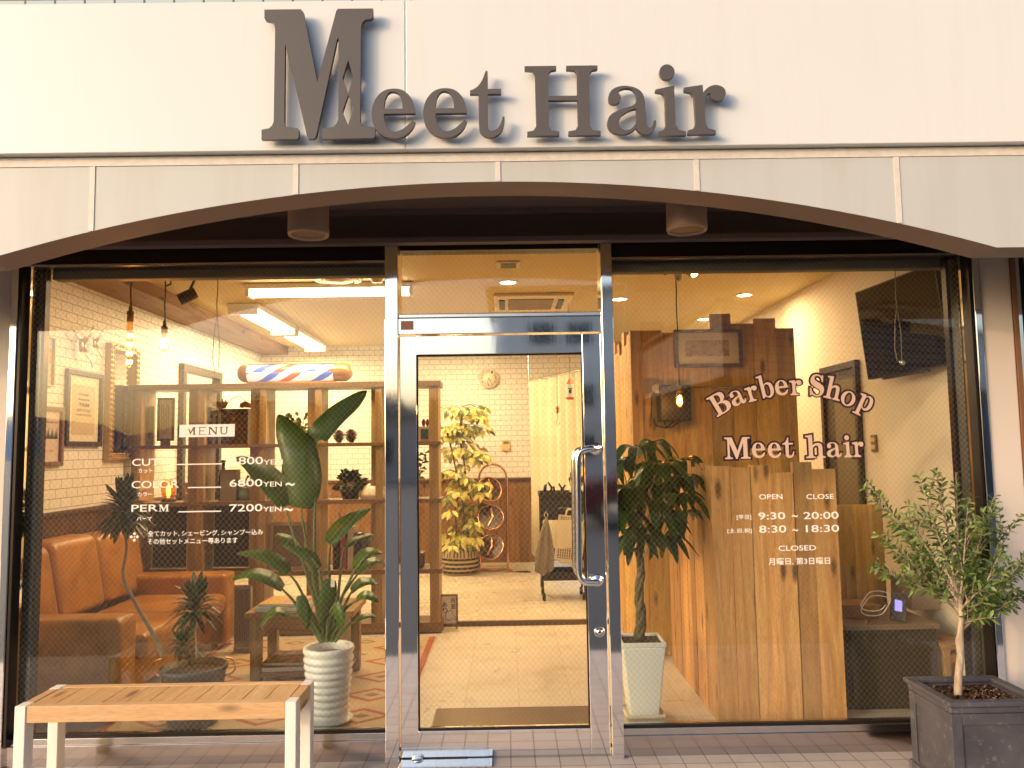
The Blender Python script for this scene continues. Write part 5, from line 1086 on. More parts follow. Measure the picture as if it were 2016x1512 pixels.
for k in range(6): a_ = k*1.05; p0 = Vector((TX+.31+.012*cos(a_), TY+.12+.012*sin(a_), 1.0)); p1 = p0+Vector((.02*cos(a_), .02*sin(a_), .13+.02*(k % 3))); b_ = obj('brush', MB().tube([p0, p1], .004, 6), (oakz, BLACK)[k % 2], br); obj('bristles', MB().ell(tuple(p1+Vector((0, 0, .012))), (.011, .011, .022), 8, 6), plain('bristle', (.12, .07, .04), .8), b_)
to = thing('tool_set', 'row of dark combs and clippers standing on the black trolley', 'tools', (TX+.12, TY+.1, .991))
for k in range(7): x = TX+.03+.032*k; hh = rnd.uniform(.05, .13); obj('comb' if k % 2 else 'clipper', MB().tube([(x, TY+.08+rnd.uniform(0, .1), .992), (x+rnd.uniform(-.01, .02), TY+.1, .992+hh*.6), (x+rnd.uniform(-.02, .02), TY+.1, .992+hh)], [.009, .011, .008], 8), BLACK if k else plain('blue_bottle', (.02, .03, .25), .3), to)
tw_ = thing('grey_towel', 'grey towel hanging from the side of the black trolley', 'towel', (TX-.02, TY-.04, .5)); vs = []; fs = []; nn_ = 12
for j, z in enumerate((.80, .72, .62, .50, .40, .34)):
    hw = .01+.075*min(1, j/3); ysl = .04*(j/5)
    for i in range(nn_+1): u_ = i/nn_*2-1; vs.append((TX+.05+hw*u_-.03*(j/5), TY-.035-.018*sin(u_*7+j*.4)*min(1, j/2), z-(.05*(1-abs(u_+.1)) if j == 5 else 0)))
for j in range(5):
    for i in range(nn_): fs.append((j*(nn_+1)+i, j*(nn_+1)+i+1, (j+1)*(nn_+1)+i+1, (j+1)*(nn_+1)+i))
obj('cloth', MB().add(vs, fs, True), plain('towel_grey', (.26, .22, .17), .95, bump=.3), tw_, solid=.006); obj('loop', MB().tube([(TX+.05, TY-.035, .79), (TX+.03, TY-.03, .83), (TX+.05, TY-.012, .86), (TX+.065, TY-.03, .83)], .003, 6, closed=True), paper, tw_)
rk_ = thing('lattice_board', 'white lattice carrying board hung on the black trolley', 'board', (TX+.25, TY-.06, .4)); M = Matrix.Translation((TX+.26, TY-.05, .62)) @ Matrix.Rotation(rad(7), 4, 'Y'); m = MB(); m.M = M; bw_, bh = .125, .20
m.box(-bw_, bw_, -.006, .006, bh-.014, bh).box(-bw_, bw_, -.006, .006, -bh, -bh+.014).box(-bw_, -bw_+.014, -.006, .006, -bh+.0142, bh-.0142).box(bw_-.014, bw_, -.006, .006, -bh+.0142, bh-.0142)
for k in range(11): x = -bw_+.022+k*.0205; m.box(x-.005, x+.003, -.004, .004, -bh+.0143, bh-.0143)
for k in range(15): z = -bh+.03+k*.0245; m.box(-bw_+.0143, bw_-.0143, -.0035, .0025, z-.003, z+.002)
obj('lattice', m, plain('lattice_white', (.62, .54, .40), .5), rk_); m = MB(); m.M = M; obj('grip', m.tube([(-.06, 0, bh), (-.055, 0, bh+.045), (-.04, 0, bh+.055), (.04, 0, bh+.055), (.055, 0, bh+.045), (.06, 0, bh)], .008, 8), plain('lattice_white', (.62, .54, .40), .5), rk_)
# copper hair dryer stand
w = P(968, 1100, 5.1); hx_ = (P(998, 1000, 5.1).x-P(943, 1000, 5.1).x)/2; xc_ = P(971, 1000, 5.1).x; zt = P(971, 914, 5.1).z
cs_ = thing('copper_heater_stand', 'copper hooped stand with three round lamp heads by the dado', 'heater stand', (xc_, 5.1, .06))
hp_ = [(xc_-hx_, 5.1, .09), (xc_-hx_, 5.1, zt-hx_)]+[(xc_+hx_*cos(pi-q), 5.1, zt-hx_+hx_*sin(q)) for q in [i*pi/10 for i in range(1, 10)]]+[(xc_+hx_, 5.1, zt-hx_), (xc_+hx_, 5.1, .09)]
obj('hoop', MB().tube(hp_, .013, 10), COPPER, cs_)
obj('foot', MB().tube([(xc_-hx_-.12, 5.0, .075), (xc_-hx_, 5.1, .085), (xc_+hx_, 5.1, .085), (xc_+hx_+.06, 4.98, .075)], .014, 10), COPPER, cs_)
for k, (px, py) in enumerate(((962, 965), (966, 1020), (968, 1078))):
    q = P(px, py, 5.02); ang = .35-.3*k; m = MB(); m.M = Matrix.Translation(q) @ Matrix.Rotation(ang, 4, 'Z') @ Matrix.Rotation(-.4, 4, 'X')
    hd_ = obj('lamp_head', m.lathe((0, 0, 0), [(.14, -.03), (.145, -.02), (.12, .03), (.05, .07), (0, .075)], 28, 'y'), plain('head_dark', (.06, .03, .022), .25, .3), cs_)
    m = MB(); m.M = Matrix.Translation(q) @ Matrix.Rotation(ang, 4, 'Z') @ Matrix.Rotation(-.4, 4, 'X'); m.tube([(.14*cos(t), -.033, .14*sin(t)) for t in [i*pi/12 for i in range(24)]], .008, 8, closed=True); m.tube([(-.03, -.04, -.1), (.02, -.05, 0), (.0, -.04, .11)], [.012, .02, .012], 8); obj('ring', m, COPPER, hd_)
obj('power_cord', MB().tube([(xc_+hx_, 5.08, .09), (xc_+hx_+.08, 5.0, .07), (xc_+hx_+.25, 4.98, .068), (xc_+hx_+.22, 5.06, .068), (xc_+hx_+.08, 5.05, .068)], .006, 6), BLACK, cs_)

# ------------------------------------------------------------------ house plants
soil = plain('potting_soil', (.05, .03, .018), .9, var=.5, scale=60, bump=.8)
def bez(pts, n=10):
    """smooth path through control points"""
    pts = [Vector(p) for p in pts]; out = []
    for i in range(len(pts)-1):
        p0, p1, p2, p3 = pts[max(i-1, 0)], pts[i], pts[i+1], pts[min(i+2, len(pts)-1)]
        for k in range(n):
            t = k/n; out.append(p1*(2*t**3-3*t*t+1)+(p2-p0)*.5*(t**3-2*t*t+t)+p2*(-2*t**3+3*t*t)+(p3-p1)*.5*(t**3-t*t))
    return out+[pts[-1]]
# bird of paradise in white ribbed pot
PX0, PY0 = -.945, .40
rp_ = thing('ribbed_pot', 'white glazed pot with horizontal ribs and saucer behind the bench end', 'plant pot', (PX0, PY0, .02))
prof = [(.0, .035), (.088, .035), (.094, .042)]
for k in range(9):
    z = .05+.036*k; r = .095+.0036*k; prof += [(r-.004, z), (r+.005, z+.010), (r+.0065, z+.018), (r+.004, z+.026), (r-.004, z+.034)]
prof += [(.123, .378), (.131, .392), (.133, .404), (.129, .416), (.119, .418), (.113, .408), (.110, .37), (0, .37)]
wg = plain('white_glaze', (.80, .83, .80), .22, var=.03); o = obj('pot', MB().lathe((PX0, PY0, 0), prof, 48), wg, rp_)
obj('saucer', MB().lathe((PX0, PY0, 0), [(0, .0285), (.09, .0285), (.118, .05), (.124, .052), (.12, .046), (.09, .0345), (0, .0345)], 40), wg, rp_)
bpz = thing('bird_of_paradise', 'tall bird of paradise plant with paddle leaves in the white ribbed pot', 'plant', (PX0, PY0, .37))
obj('soil', MB().lathe((PX0, PY0, 0), [(.1095, .371), (.05, .385), (0, .388)], 24), soil, bpz)
bpl = leaf_mat('paddle_leaf', ((0, (.030, .080, .006)), (.5, (.068, .15, .010)), (1, (.12, .22, .02))), .34, .28)
stm = plain('plant_stem', (.10, .15, .04), .5)
pad = lambda t: max(.02, (sin(pi*min(1, t*.9+.1)**.85))**.8)
def paddle(stem, blade, w, nrm=(-.2, -1, .15), fold=.3, wave=.02, bend=0):
    sp3 = [P(x, y, Y) for x, y, Y in stem]; bp3 = [P(x, y, Y) for x, y, Y in blade]; b0 = bez(bp3, 7)
    pts_ = bez(sp3, 6); n_ = len(pts_); o_ = obj('stem', MB().tube(pts_, [.011-.006*i/(n_-1) for i in range(n_)], 8), stm, bpz)
    obj('leaf', MB().leaf(b0, w, nrm, fold, pad, wave), bpl, bpz, solid=.0012)
Yp = .40
paddle([(645, 1262, Yp), (622, 1160, .40), (598, 1040, .42), (593, 1000, .44)], [(593, 1000, .44), (600, 950, .45), (588, 890, .46), (566, 850, .47), (548, 816, .5)], .098, (.1, -1, .1), .2)
paddle([(640, 1262, Yp), (622, 1130, .42), (620, 1000, .44), (629, 908, .46)], [(629, 908, .46), (622, 868, .47), (640, 845, .48), (672, 812, .50), (705, 785, .52), (722, 769, .54)], .062, (-.55, -.75, -.5), .55)
paddle([(640, 1262, Yp), (610, 1150, .45), (580, 1060, .52), (562, 998, .56)], [(562, 998, .56), (540, 962, .60), (503, 925, .64), (464, 900, .68)], .085, (.3, -.6, .8), .35)
paddle([(648, 1262, Yp), (650, 1180, .46), (648, 1110, .5), (650, 1072, .52)], [(650, 1072, .52), (665, 1050, .54), (692, 1025, .56), (731, 1000, .6)], .058, (-.3, -.8, .5), .3)
paddle([(655, 1262, Yp), (665, 1180, .5), (672, 1110, .56), (678, 1078, .58)], [(678, 1078, .58), (695, 1068, .60), (715, 1060, .62), (737, 1052, .64)], .028, (0, -.6, .8), .3)
paddle([(640, 1262, Yp), (605, 1190, .36), (585, 1150, .33), (568, 1128, .32)], [(568, 1128, .32), (545, 1108, .31), (510, 1094, .30), (466, 1090, .3)], .044, (.2, -.7, .8), .3)
paddle([(645, 1262, Yp), (640, 1190, .34), (632, 1140, .30), (628, 1118, .29)], [(628, 1118, .29), (610, 1098, .28), (588, 1086, .28), (556, 1072, .28)], .034, (.3, -.8, .6), .3)
paddle([(635, 1264, Yp), (598, 1210, .34), (575, 1180, .30), (556, 1160, .28)], [(556, 1160, .28), (530, 1142, .26), (495, 1132, .25), (455, 1142, .25)], .050, (.1, -.5, .9), .25)
paddle([(632, 1264, Yp), (606, 1225, .36), (588, 1215, .34), (566, 1212, .33)], [(566, 1212, .33), (545, 1205, .32), (528, 1215, .31), (512, 1238, .30)], .032, (0, -.4, .9), .3)
paddle([(655, 1262, Yp), (672, 1210, .38), (684, 1180, .38), (692, 1165, .38)], [(692, 1165, .38), (710, 1150, .38), (728, 1146, .39), (745, 1150, .4)], .040, (0, -.5, .9), .25)
paddle([(660, 1262, Yp), (680, 1238, .37), (690, 1228, .36), (700, 1224, .36)], [(700, 1224, .36), (714, 1216, .36), (728, 1213, .36), (742, 1216, .36)], .022, (0, -.5, .9), .25)
paddle([(650, 1262, Yp), (660, 1200, .48), (690, 1150, .56), (705, 1130, .6)], [(705, 1130, .6), (725, 1112, .62), (742, 1104, .64), (760, 1112, .66)], .034, (0, -.5, .9), .25)
paddle([(640, 1262, Yp), (632, 1200, .30), (640, 1160, .27), (650, 1140, .26)], [(650, 1140, .26), (645, 1170, .25), (638, 1200, .25), (632, 1236, .26)], .045, (.5, -.9, .1), .2)
paddle([(650, 1262, Yp), (668, 1190, .36), (690, 1140, .33), (700, 1118, .32)], [(700, 1118, .32), (712, 1098, .31), (730, 1088, .30), (752, 1090, .3)], .040, (0, -.6, .9), .28)
paddle([(642, 1262, Yp), (620, 1180, .44), (604, 1120, .48), (590, 1095, .5)], [(590, 1095, .5), (575, 1075, .52), (560, 1060, .54), (540, 1052, .56)], .036, (.2, -.6, .8), .3)
paddle([(652, 1262, Yp), (676, 1205, .30), (690, 1190, .28), (702, 1182, .27)], [(702, 1182, .27), (716, 1174, .26), (730, 1176, .26), (746, 1186, .26)], .036, (0, -.5, .9), .25)
paddle([(644, 1262, Yp), (648, 1215, .28), (655, 1195, .26), (662, 1185, .25)], [(662, 1185, .25), (668, 1205, .24), (672, 1222, .24), (670, 1246, .25)], .034, (-.4, -.9, .2), .2)
paddle([(638, 1262, Yp), (612, 1215, .30), (600, 1190, .27), (592, 1172, .26)], [(592, 1172, .26), (596, 1195, .25), (602, 1215, .25), (606, 1240, .26)], .034, (.4, -.9, .2), .2)
# price tags in the pot
for k, (x, y) in enumerate(((655, 1148), (650, 1172))): a = P(x, y, .255+.01*k); obj('paper_tag', B(a.x-.010, a.x+.010, a.y, a.y+.0012, a.z-.02, a.z+.018), paper, bpz)

# dracaena in the dark pot
DXc, DYc = -1.655, .42
dp_ = thing('dark_pot', 'dark grey fluted pot with copper handles behind the bench', 'plant pot', (DXc, DYc, .0285)); dgr = plain('dark_pot_grey', (.045, .042, .045), .5, bump=.2)
obj('pot', MB().lathe((DXc, DYc, 0), [(0, .0285), (.118, .0285), (.125, .04), (.162, .30), (.170, .305), (.171, .322), (.158, .324), (.152, .29), (0, .285)], 40), dgr, dp_)
for s_ in (-1, 1): obj('handle', MB().tube([(DXc+s_*(.168+.05*sin(q)), DYc, .29+.045*(1-cos(q))/1.0-.02) for q in [i*pi/8 for i in range(9)]], .005, 8), COPPER, dp_)
dr2 = thing('dragon_tree', 'dragon tree with one tall curved stem and one short stem in the dark pot', 'plant', (DXc, DYc, .285))
obj('soil', MB().lathe((DXc, DYc, 0), [(.151, .291), (.08, .298), (0, .30)], 24), soil, dr2)
cane = plain('cane_bark', (.30, .24, .16), .7, var=.3, scale=50, bump=.4); dl = leaf_mat('dracaena_leaf', ((0, (.012, .030, .012)), (.6, (.024, .055, .018)), (1, (.05, .09, .03))), .35, .1)
c1 = bez([P(320, 1292, .42), P(302, 1250, .43), P(268, 1190, .46), P(243, 1135, .50), (P(249, 1080, .52)), P(244, 1032, .53)], 6); n_ = len(c1)
obj('cane', MB().tube(c1, [.0125-.006*i/(n_-1) for i in range(n_)], 8), cane, dr2)
c2 = bez([P(387, 1295, .40), P(386, 1250, .40), P(384, 1213, .40)], 5); obj('cane', MB().tube(c2, .0065, 8), cane, dr2)
rnd = random.Random(11)
def rosette(c, up, n, L, w, zlift, nm='leaf_crown'):
    m = MB()
    for k in range(n):
        a_ = k*2.399+rnd.uniform(-.2, .2); f = k/n; el = rad(75-95*f)+rnd.uniform(-.15, .15); d = Vector((cos(a_)*cos(el), sin(a_)*cos(el)*.9, sin(el))); l = L*rnd.uniform(.75, 1.1); b = c+Vector((0, 0, zlift*(1-f)))
        p1 = b+d*l*.5; p2 = b+d*l+Vector((0, 0, -.35*l*cos(el)**2)); m.leaf(bez([b, p1, p2], 4), w, (0, 0, 1) if abs(d.z) < .8 else (d.x, d.y-.5, .1), .3, lambda t: max(.04, sin(pi*(t*.85+.13))**.8))
    return obj(nm, m, dl, dr2)
rosette(c1[-1], 0, 120, .165, .020, .11); rosette(c2[-1], 0, 76, .15, .016, .08); rosette(P(360, 1280, .42), 0, 40, .11, .014, .02, 'low_leaves')

# money tree in the white square pot
MXc, MYc = .70, .46
mp_ = thing('square_pot', 'tall tapered white square pot beside the door frame', 'plant pot', (MXc, MYc, .02)); ww = plain('white_ceramic', (.80, .83, .78), .3, var=.02)
def frust(m, cx, cy_, z0, h0, z1, h1): return m.hexa([(cx-h0, cy_-h0, z0), (cx+h0, cy_-h0, z0), (cx+h0, cy_+h0, z0), (cx-h0, cy_+h0, z0)], [(cx-h1, cy_-h1, z1), (cx+h1, cy_-h1, z1), (cx+h1, cy_+h1, z1), (cx-h1, cy_+h1, z1)])
obj('pot', frust(MB(), MXc, MYc, .034, .075, .39, .112), ww, mp_, bevel=.008, seg=3)
m = MB(); sq_ring(m, MXc-.115, MXc+.115, MYc-.115, MYc+.115, .012, .3905, .415); obj('rim', m, ww, mp_, bevel=.004)
m = frust(MB(), MXc, MYc, .0205, .088, .0325, .10); sq_ring(m, MXc-.104, MXc+.104, MYc-.104, MYc+.104, .009, .033, .05); obj('saucer', m, plain('cream_ceramic', (.68, .62, .48), .35), mp_, bevel=.003)
mt = thing('money_tree', 'money tree with drooping palmate leaves in the white square pot', 'plant', (MXc, MYc, .39))
obj('soil', B(MXc-.102, MXc+.102, MYc-.102, MYc+.102, .391, .40), soil, mt)
tb = [P(1258, 1255, .46), P(1262, 1215, .46), P(1258, 1170, .46), P(1262, 1120, .46), P(1255, 1080, .47)]
mb = MB()
for ph in (0, 2.1, 4.2):
    q = bez(tb, 6); N = len(q); mb.tube([p+Vector((cos(ph+i*.5), sin(ph+i*.5), 0))*(.014-.005*i/N) for i, p in enumerate(q)], [.020-.009*i/N for i in range(N)], 8)
tt = NT('pachira_bark'); vv = tt.coords(scale=(20, 20, 5)); nn = tt.noise(vv, 2, 5); tt.col(tt.ramp(nn, (.35, (.07, .075, .03)), (.7, (.20, .14, .07)))); tt.set(rough=.7); tt.bump(nn, .5, .005); obj('trunk', mb, tt.m, mt)
pcl = leaf_mat('pachira_leaf', ((0, (.022, .055, .010)), (.6, (.04, .095, .016)), (1, (.085, .15, .022))), .33, .18); rnd = random.Random(4); lf = MB(); tw = MB()
cl = [(1300, 915, .30), (1250, 880, .45), (1222, 905, .55), (1340, 905, .62), (1215, 960, .40), (1280, 985, .28), (1335, 975, .45), (1235, 1010, .35), (1305, 1025, .42), (1262, 945, .60), (1345, 1010, .60), (1205, 1000, .6), (1265, 1040, .36), (1225, 1045, .55), (1320, 955, .75), (1180, 940, .7), (1285, 870, .65), (1195, 900, .75), (1240, 960, .30), (1310, 1055, .55), (1275, 915, .5), (1225, 985, .62), (1250, 1060, .5), (1295, 955, .55), (1340, 940, .5)]
for (x, y, Y) in cl:
    c = P(x, y, Y); b = tb[-1]+Vector((0, 0, rnd.uniform(-.02, .06))); tw.tube(bez([b, b.lerp(c, .55)+Vector((0, 0, .05)), c], 4), .003, 5)
    out = (c-Vector((MXc, MYc, c.z))); out = out.normalized() if out.length > .02 else Vector((0, -1, 0)); nl = 7
    for k in range(nl):
        a_ = 2*pi*k/nl+rnd.uniform(-.2, .2); d = Vector((cos(a_), sin(a_), rnd.uniform(-.55, -.05))).normalized()+out*.25; l = rnd.uniform(.12, .19)
        p1 = c+d*l*.5+Vector((0, 0, .015)); p2 = c+d*l+Vector((0, 0, -.05-.05*rnd.random())); lf.leaf(bez([c, p1, p2], 5), rnd.uniform(.022, .030), (0, -.25, 1), .22, lambda t: max(.05, sin(pi*(t**1.1*.92+.05))), .03)
obj('leaves', lf, pcl, mt); obj('twigs', tw, stm, mt)

# umbrella tree with pale leaves at the rear
w = P(906, 1106, 5.0); bk = thing('patterned_basket', 'round patterned black and cream basket pot by the rear wall', 'plant pot', (w.x, 5.0, .062)); R1 = .205
tt = NT('basket_weave'); tc = tt.add('TexCoord'); s3 = tt.add('SeparateXYZ'); tt.l.new(tc.outputs['Object'], s3.inputs[0]); an = tt.math('ARCTAN2', s3.outputs['X'], s3.outputs['Y'])
bands = tt.math('GREATER_THAN', tt.math('FRACT', tt.math('MULTIPLY', s3.outputs['Z'], 22)), .5); sqp = tt.math('LESS_THAN', tt.math('ABSOLUTE', tt.math('SUBTRACT', tt.math('FRACT', tt.math('MULTIPLY', an, 2.2)), .5)), .28)
inn = tt.math('LESS_THAN', tt.math('ABSOLUTE', tt.math('SUBTRACT', tt.math('FRACT', tt.math('MULTIPLY', an, 2.2)), .5)), .14); up_b = tt.math('GREATER_THAN', s3.outputs['Z'], .19)
pat = tt.math('ADD', tt.math('MULTIPLY', up_b, tt.math('SUBTRACT', sqp, inn)), tt.math('MULTIPLY', tt.math('SUBTRACT', 1.0, up_b), bands)); tt.col(tt.mix(pat, (.40, .30, .18), (.03, .02, .015))); tt.set(rough=.8); tt.bump(tt.noise(tc.outputs['Object'], 80, 3), .5, .006)
obj('basket', MB().lathe((w.x, 5.0, 0), [(0, .0625), (R1*.9, .0625), (R1, .12), (R1*1.02, .18), (R1*.94, .30), (R1*.9, .33), (R1*.82, .33), (R1*.8, .28), (0, .28)], 36), tt.m, bk)
um = thing('umbrella_tree', 'tall variegated yellow green umbrella tree in the patterned basket', 'plant', (w.x, 5.0, .28)); rnd = random.Random(9); lf = MB(); tw = MB()
st1 = bez([(w.x-.02, 5.0, .28), P(897, 1000, 5.0), P(915, 930, 5.0), P(905, 860, 5.0), P(912, 800, 5.0)], 6); st2 = bez([(w.x+.03, 5.0, .28), P(912, 1000, 4.95), P(892, 900, 4.95), P(880, 850, 4.95)], 6)
tw.tube(st1, .012, 6).tube(st2, .010, 6)
for k in range(105):
    py = rnd.uniform(800, 1078); half = 44 if py < 990 else 36; px = 912+rnd.uniform(-1, 1)*half*(1 if py > 830 else .85); c = P(px, py, rnd.uniform(4.72, 5.2)); s_ = min(st1+st2, key=lambda p: (p-c).length)
    tw.tube([s_, s_.lerp(c, .5)+Vector((0, 0, .03)), c], .003, 4)
    for j in range(7):
        a_ = 2*pi*j/7+rnd.uniform(-.2, .2); d = Vector((cos(a_), sin(a_)*.8, rnd.uniform(-.9, -.1))).normalized(); l = rnd.uniform(.09, .14); p0 = c+d*.025
        lf.leaf([p0, c+d*l*.55+Vector((0, -.006, .006)), c+d*l*.8, c+d*l+Vector((0, 0, -.02))], rnd.uniform(.019, .027), (.1, -.9, .5), .2, lambda t: max(.05, sin(pi*(t*.9+.07))))
tt = NT('variegated_leaf'); ge = tt.add('NewGeometry'); n = tt.noise(tt.coords(), 18, 3, .6, 1); f = tt.math('ADD', tt.math('MULTIPLY', ge.outputs['Random Per Island'], .55), tt.math('MULTIPLY', n, .6))
tt.col(tt.ramp(f, (.36, (.06, .09, .012)), (.48, (.20, .22, .03)), (.6, (.50, .42, .08)), (.85, (.62, .50, .12)))); tt.set(rough=.4); obj('leaves', lf, tt.m, um); obj('stems', tw, plain('umbrella_stem', (.10, .06, .03), .7), um)

# ------------------------------------------------------------------ things on the open shelving
def sp(px, z, Y=2.5): q = P(px, 900, Y); return q.x, Y, z
Zs = {'t': 1.4965, 'm': 1.0525, 'b': .5105}
a, b = P(284, 800, 2.5), P(302, 880, 2.5); g1 = thing('mint_card', 'mint green card with red motif leaning on the shelving', 'card', (a.x, 2.5, Zs['t']))
obj('card', B(a.x, b.x, 2.50, 2.506, Zs['t'], a.z), plain('mint', (.36, .46, .33), .6), g1); q = (a.x+b.x)/2; obj('motif', MB().lathe((q, 2.4985, Zs['t']+.10), [(0, 0), (.02, 0), (.02, .0012), (0, .0012)], 3, 'y').lathe((q, 2.4985, Zs['t']+.06), [(0, 0), (.012, 0), (.012, .0012), (0, .0012)], 10, 'y'), plain('motif_red', (.4, .14, .08), .6), g1)
a, b = P(310, 783, 2.52), P(342, 868, 2.52); g2 = thing('framed_certificate', 'small brown framed certificate standing on the shelving', 'picture', (a.x, 2.52, Zs['t'])); f_ = .018
obj('frame', MB().box(a.x, b.x, 2.52, 2.535, b.z, b.z+f_).box(a.x, b.x, 2.52, 2.535, a.z-f_, a.z).box(a.x, a.x+f_, 2.52, 2.535, b.z+f_+.0002, a.z-f_-.0002).box(b.x-f_, b.x, 2.52, 2.535, b.z+f_+.0002, a.z-f_-.0002), brw, g2)
obj('paper', B(a.x+f_+.0003, b.x-f_-.0003, 2.528, 2.534, b.z+f_+.0003, a.z-f_-.0003), paper, g2); obj('stand', B(a.x+.03, b.x-.03, 2.523, 2.534, Zs['t'], b.z-.0003), brw, g2)
m = MB()
for k in range(5): x = a.x+f_+.015+.0135*k; m.box(x, x+.0022, 2.5265, 2.5278, b.z+.05, a.z-.05-.02*(k % 3))
obj('print_lines', m, ink, g2)
cols = ((.05, .03, .02), (.10, .06, .035), (.16, .13, .10), (.03, .035, .04), (.22, .18, .13), (.06, .02, .015), (.3, .26, .2)); rnd = random.Random(2); x = SXp(416); nb = 0
words = ('black', 'brown', 'taupe', 'slate', 'sand', 'maroon', 'pale grey')
while x < SXp(440) and nb < 7:
    wd = rnd.uniform(.014, .022); hh = rnd.uniform(.20, .30); t_ = thing('book', '%s spined book standing upright behind the MENU panel' % words[nb], 'book', (x, 2.48, Zs['t']), 'upright books on the shelving')
    obj('cover', MB().box(x, x+.002, 2.42, 2.56, Zs['t'], Zs['t']+hh).box(x+wd-.002, x+wd, 2.42, 2.56, Zs['t'], Zs['t']+hh).box(x+.0021, x+wd-.0021, 2.42, 2.422, Zs['t'], Zs['t']+hh), plain('book_%d' % nb, cols[nb], .5), t_); obj('pages', B(x+.0022, x+wd-.0022, 2.4225, 2.558, Zs['t'], Zs['t']+hh-.004), paper, t_); x += wd+.001; nb += 1
a, b = P(436, 806, 2.5), P(494, 876, 2.5); g3 = thing('wooden_chest', 'dark red brown wooden chest on the shelving behind the MENU panel', 'chest', ((a.x+b.x)/2, 2.5, Zs['t']))
chm = wood('chest_wood', (.035, .010, .006), (.12, .035, .018), 'X', knots=False, rough=.3); obj('chest_body', B(a.x+.005, b.x-.005, 2.43, 2.58, Zs['t'], a.z-.028), chm, g3, bevel=.003); obj('lid', B(a.x, b.x, 2.425, 2.585, a.z-.0275, a.z), chm, g3, bevel=.005)
obj('ornament', MB().ell(((a.x+b.x)/2, 2.425, Zs['t']+.13), (.03, .008, .05), 12, 8).ell(((a.x+b.x)/2, 2.424, Zs['t']+.20), (.018, .008, .02), 12, 8), plain('carved', (.14, .05, .025), .4), g3)
g4 = thing('dried_flowers', 'dried orange flower stems lying on the wooden chest', 'flowers', ((a.x+b.x)/2, 2.5, a.z)); m = MB(); c = Vector(((a.x+b.x)/2, 2.47, a.z+.005)); hd_ = MB()
m.tube(bez([c+Vector((-.08, 0, 0)), c+Vector((-.04, -.01, .06)), c+Vector((.03, 0, .10)), c+Vector((.08, 0, .06))], 5), .003, 6); obj('stalk', m, plain('dried_stem', (.35, .2, .06), .7), g4)
for k in range(16): a_ = k*.8; hd_.leaf([c+Vector((.08, 0, .055)), c+Vector((.08+.03*cos(a_), .02*sin(a_), .03-.01*(k % 3))), c+Vector((.08+.045*cos(a_), .03*sin(a_), .005))], .014, (0, -1, .3), .2); hd_.leaf([c+Vector((-.1, 0, 0)), c+Vector((-.1+.03*cos(a_), .02*sin(a_), .03+.02*sin(a_*2))), c+Vector((-.1+.04*cos(a_), 0, .05+.03*sin(a_)))], .012, (0, -1, .3), .2)
obj('petals', hd_, leaf_mat('dried_petal', ((0, (.40, .20, .04)), (1, (.62, .36, .10))), .7, .2), g4)
def pinecone(px, label, s):
    x, y, z = sp(px, Zs['t'], 2.46); t_ = thing('pine_cone', label, 'pine cone', (x, y, z), 'pine cones on the shelving'); m = MB(); h = .105*s
    for k in range(70):
        f = k/70; a_ = k*2.4; r = .042*s*sin(pi*(f*.82+.14))+.004; zc = z+h*f; d = Vector((cos(a_), sin(a_), .5)).normalized(); p = Vector((x+r*.5*cos(a_), y+r*.5*sin(a_), zc)); m.leaf([p, p+d*r*.5, p+d*r*.75], .010*s, (0, 0, 1), .3, lambda t: .5+.5*sin(pi*t*.7))
    obj('scales', m, plain('cone_scale', (.13, .065, .025), .6, var=.3), t_, solid=.002); obj('core', MB().ell((x, y, z+h*.5), (.022*s, .022*s, h*.5), 10, 8), plain('cone_core', (.07, .03, .012), .8), t_)
pinecone(691, 'pine cone standing alone to the side of the big leaf on the shelving', 1.0); pinecone(667, 'pine cone half hidden by the big paddle leaf on the shelving', .95)
def leafpot(name, label, px, z, Y, r, h, lr, n, potm, lm, cat='plant', s=7, spread=1.0):
    x, y, zz = sp(px, z, Y); t_ = thing(name, label, cat, (x, y, zz)); rnd = random.Random(s)
    obj('pot', MB().lathe((x, y, 0), [(0, zz+.0005), (r*.75, zz+.0005), (r, zz+h), (r*.88, zz+h), (r*.85, zz+h*.85), (0, zz+h*.85)], 20), potm, t_); m = MB()
    for k in range(n):
        a_ = rnd.uniform(0, 6.28); el = rnd.uniform(-.3, 1.4); d = Vector((cos(a_)*cos(el), sin(a_)*cos(el)*.8, sin(el))); q = Vector((x, y, zz+h))+d*lr*rnd.uniform(.35, 1.0)*spread; e = q+d*lr*.3+Vector((rnd.uniform(-1, 1), rnd.uniform(-1, 1), rnd.uniform(-1, .3)))*lr*.15
        m.leaf([q, q.lerp(e, .5)+Vector((0, 0, .004)), e], lr*.12, (rnd.uniform(-.5, .5), -.8, .6), .2)
    obj('leaves', m, lm, t_); return t_
gl = leaf_mat('small_plant_leaf', ((0, (.015, .035, .010)), (.7, (.04, .08, .02)), (1, (.10, .13, .03))), .4, .15)
leafpot('bushy_plant', 'dark bushy plant in a black pot on the middle shelf', 690, Zs['m'], 2.5, .085, .10, .115, 260, BLACK, gl)
leafpot('spider_plant', 'small pale spider plant peeping out behind the tallest paddle leaf', 580, Zs['t'], 2.52, .05, .07, .16, 60, BLACK, leaf_mat('pale_leaf', ((0, (.10, .16, .03)), (1, (.28, .36, .10))), .4, .2), s=8)
leafpot('mint_pot_plant', 'little plant in a mint green pot behind the price list', 482, Zs['m'], 2.5, .062, .10, .09, 40, plain('mint_pot', (.30, .44, .38), .35), gl, s=9)
x, y, z = sp(333, Zs['m'], 2.45); g5 = thing('table_lamp', 'small glass table lamp with glowing orange bulb on the shelving', 'lamp', (x, y, z))
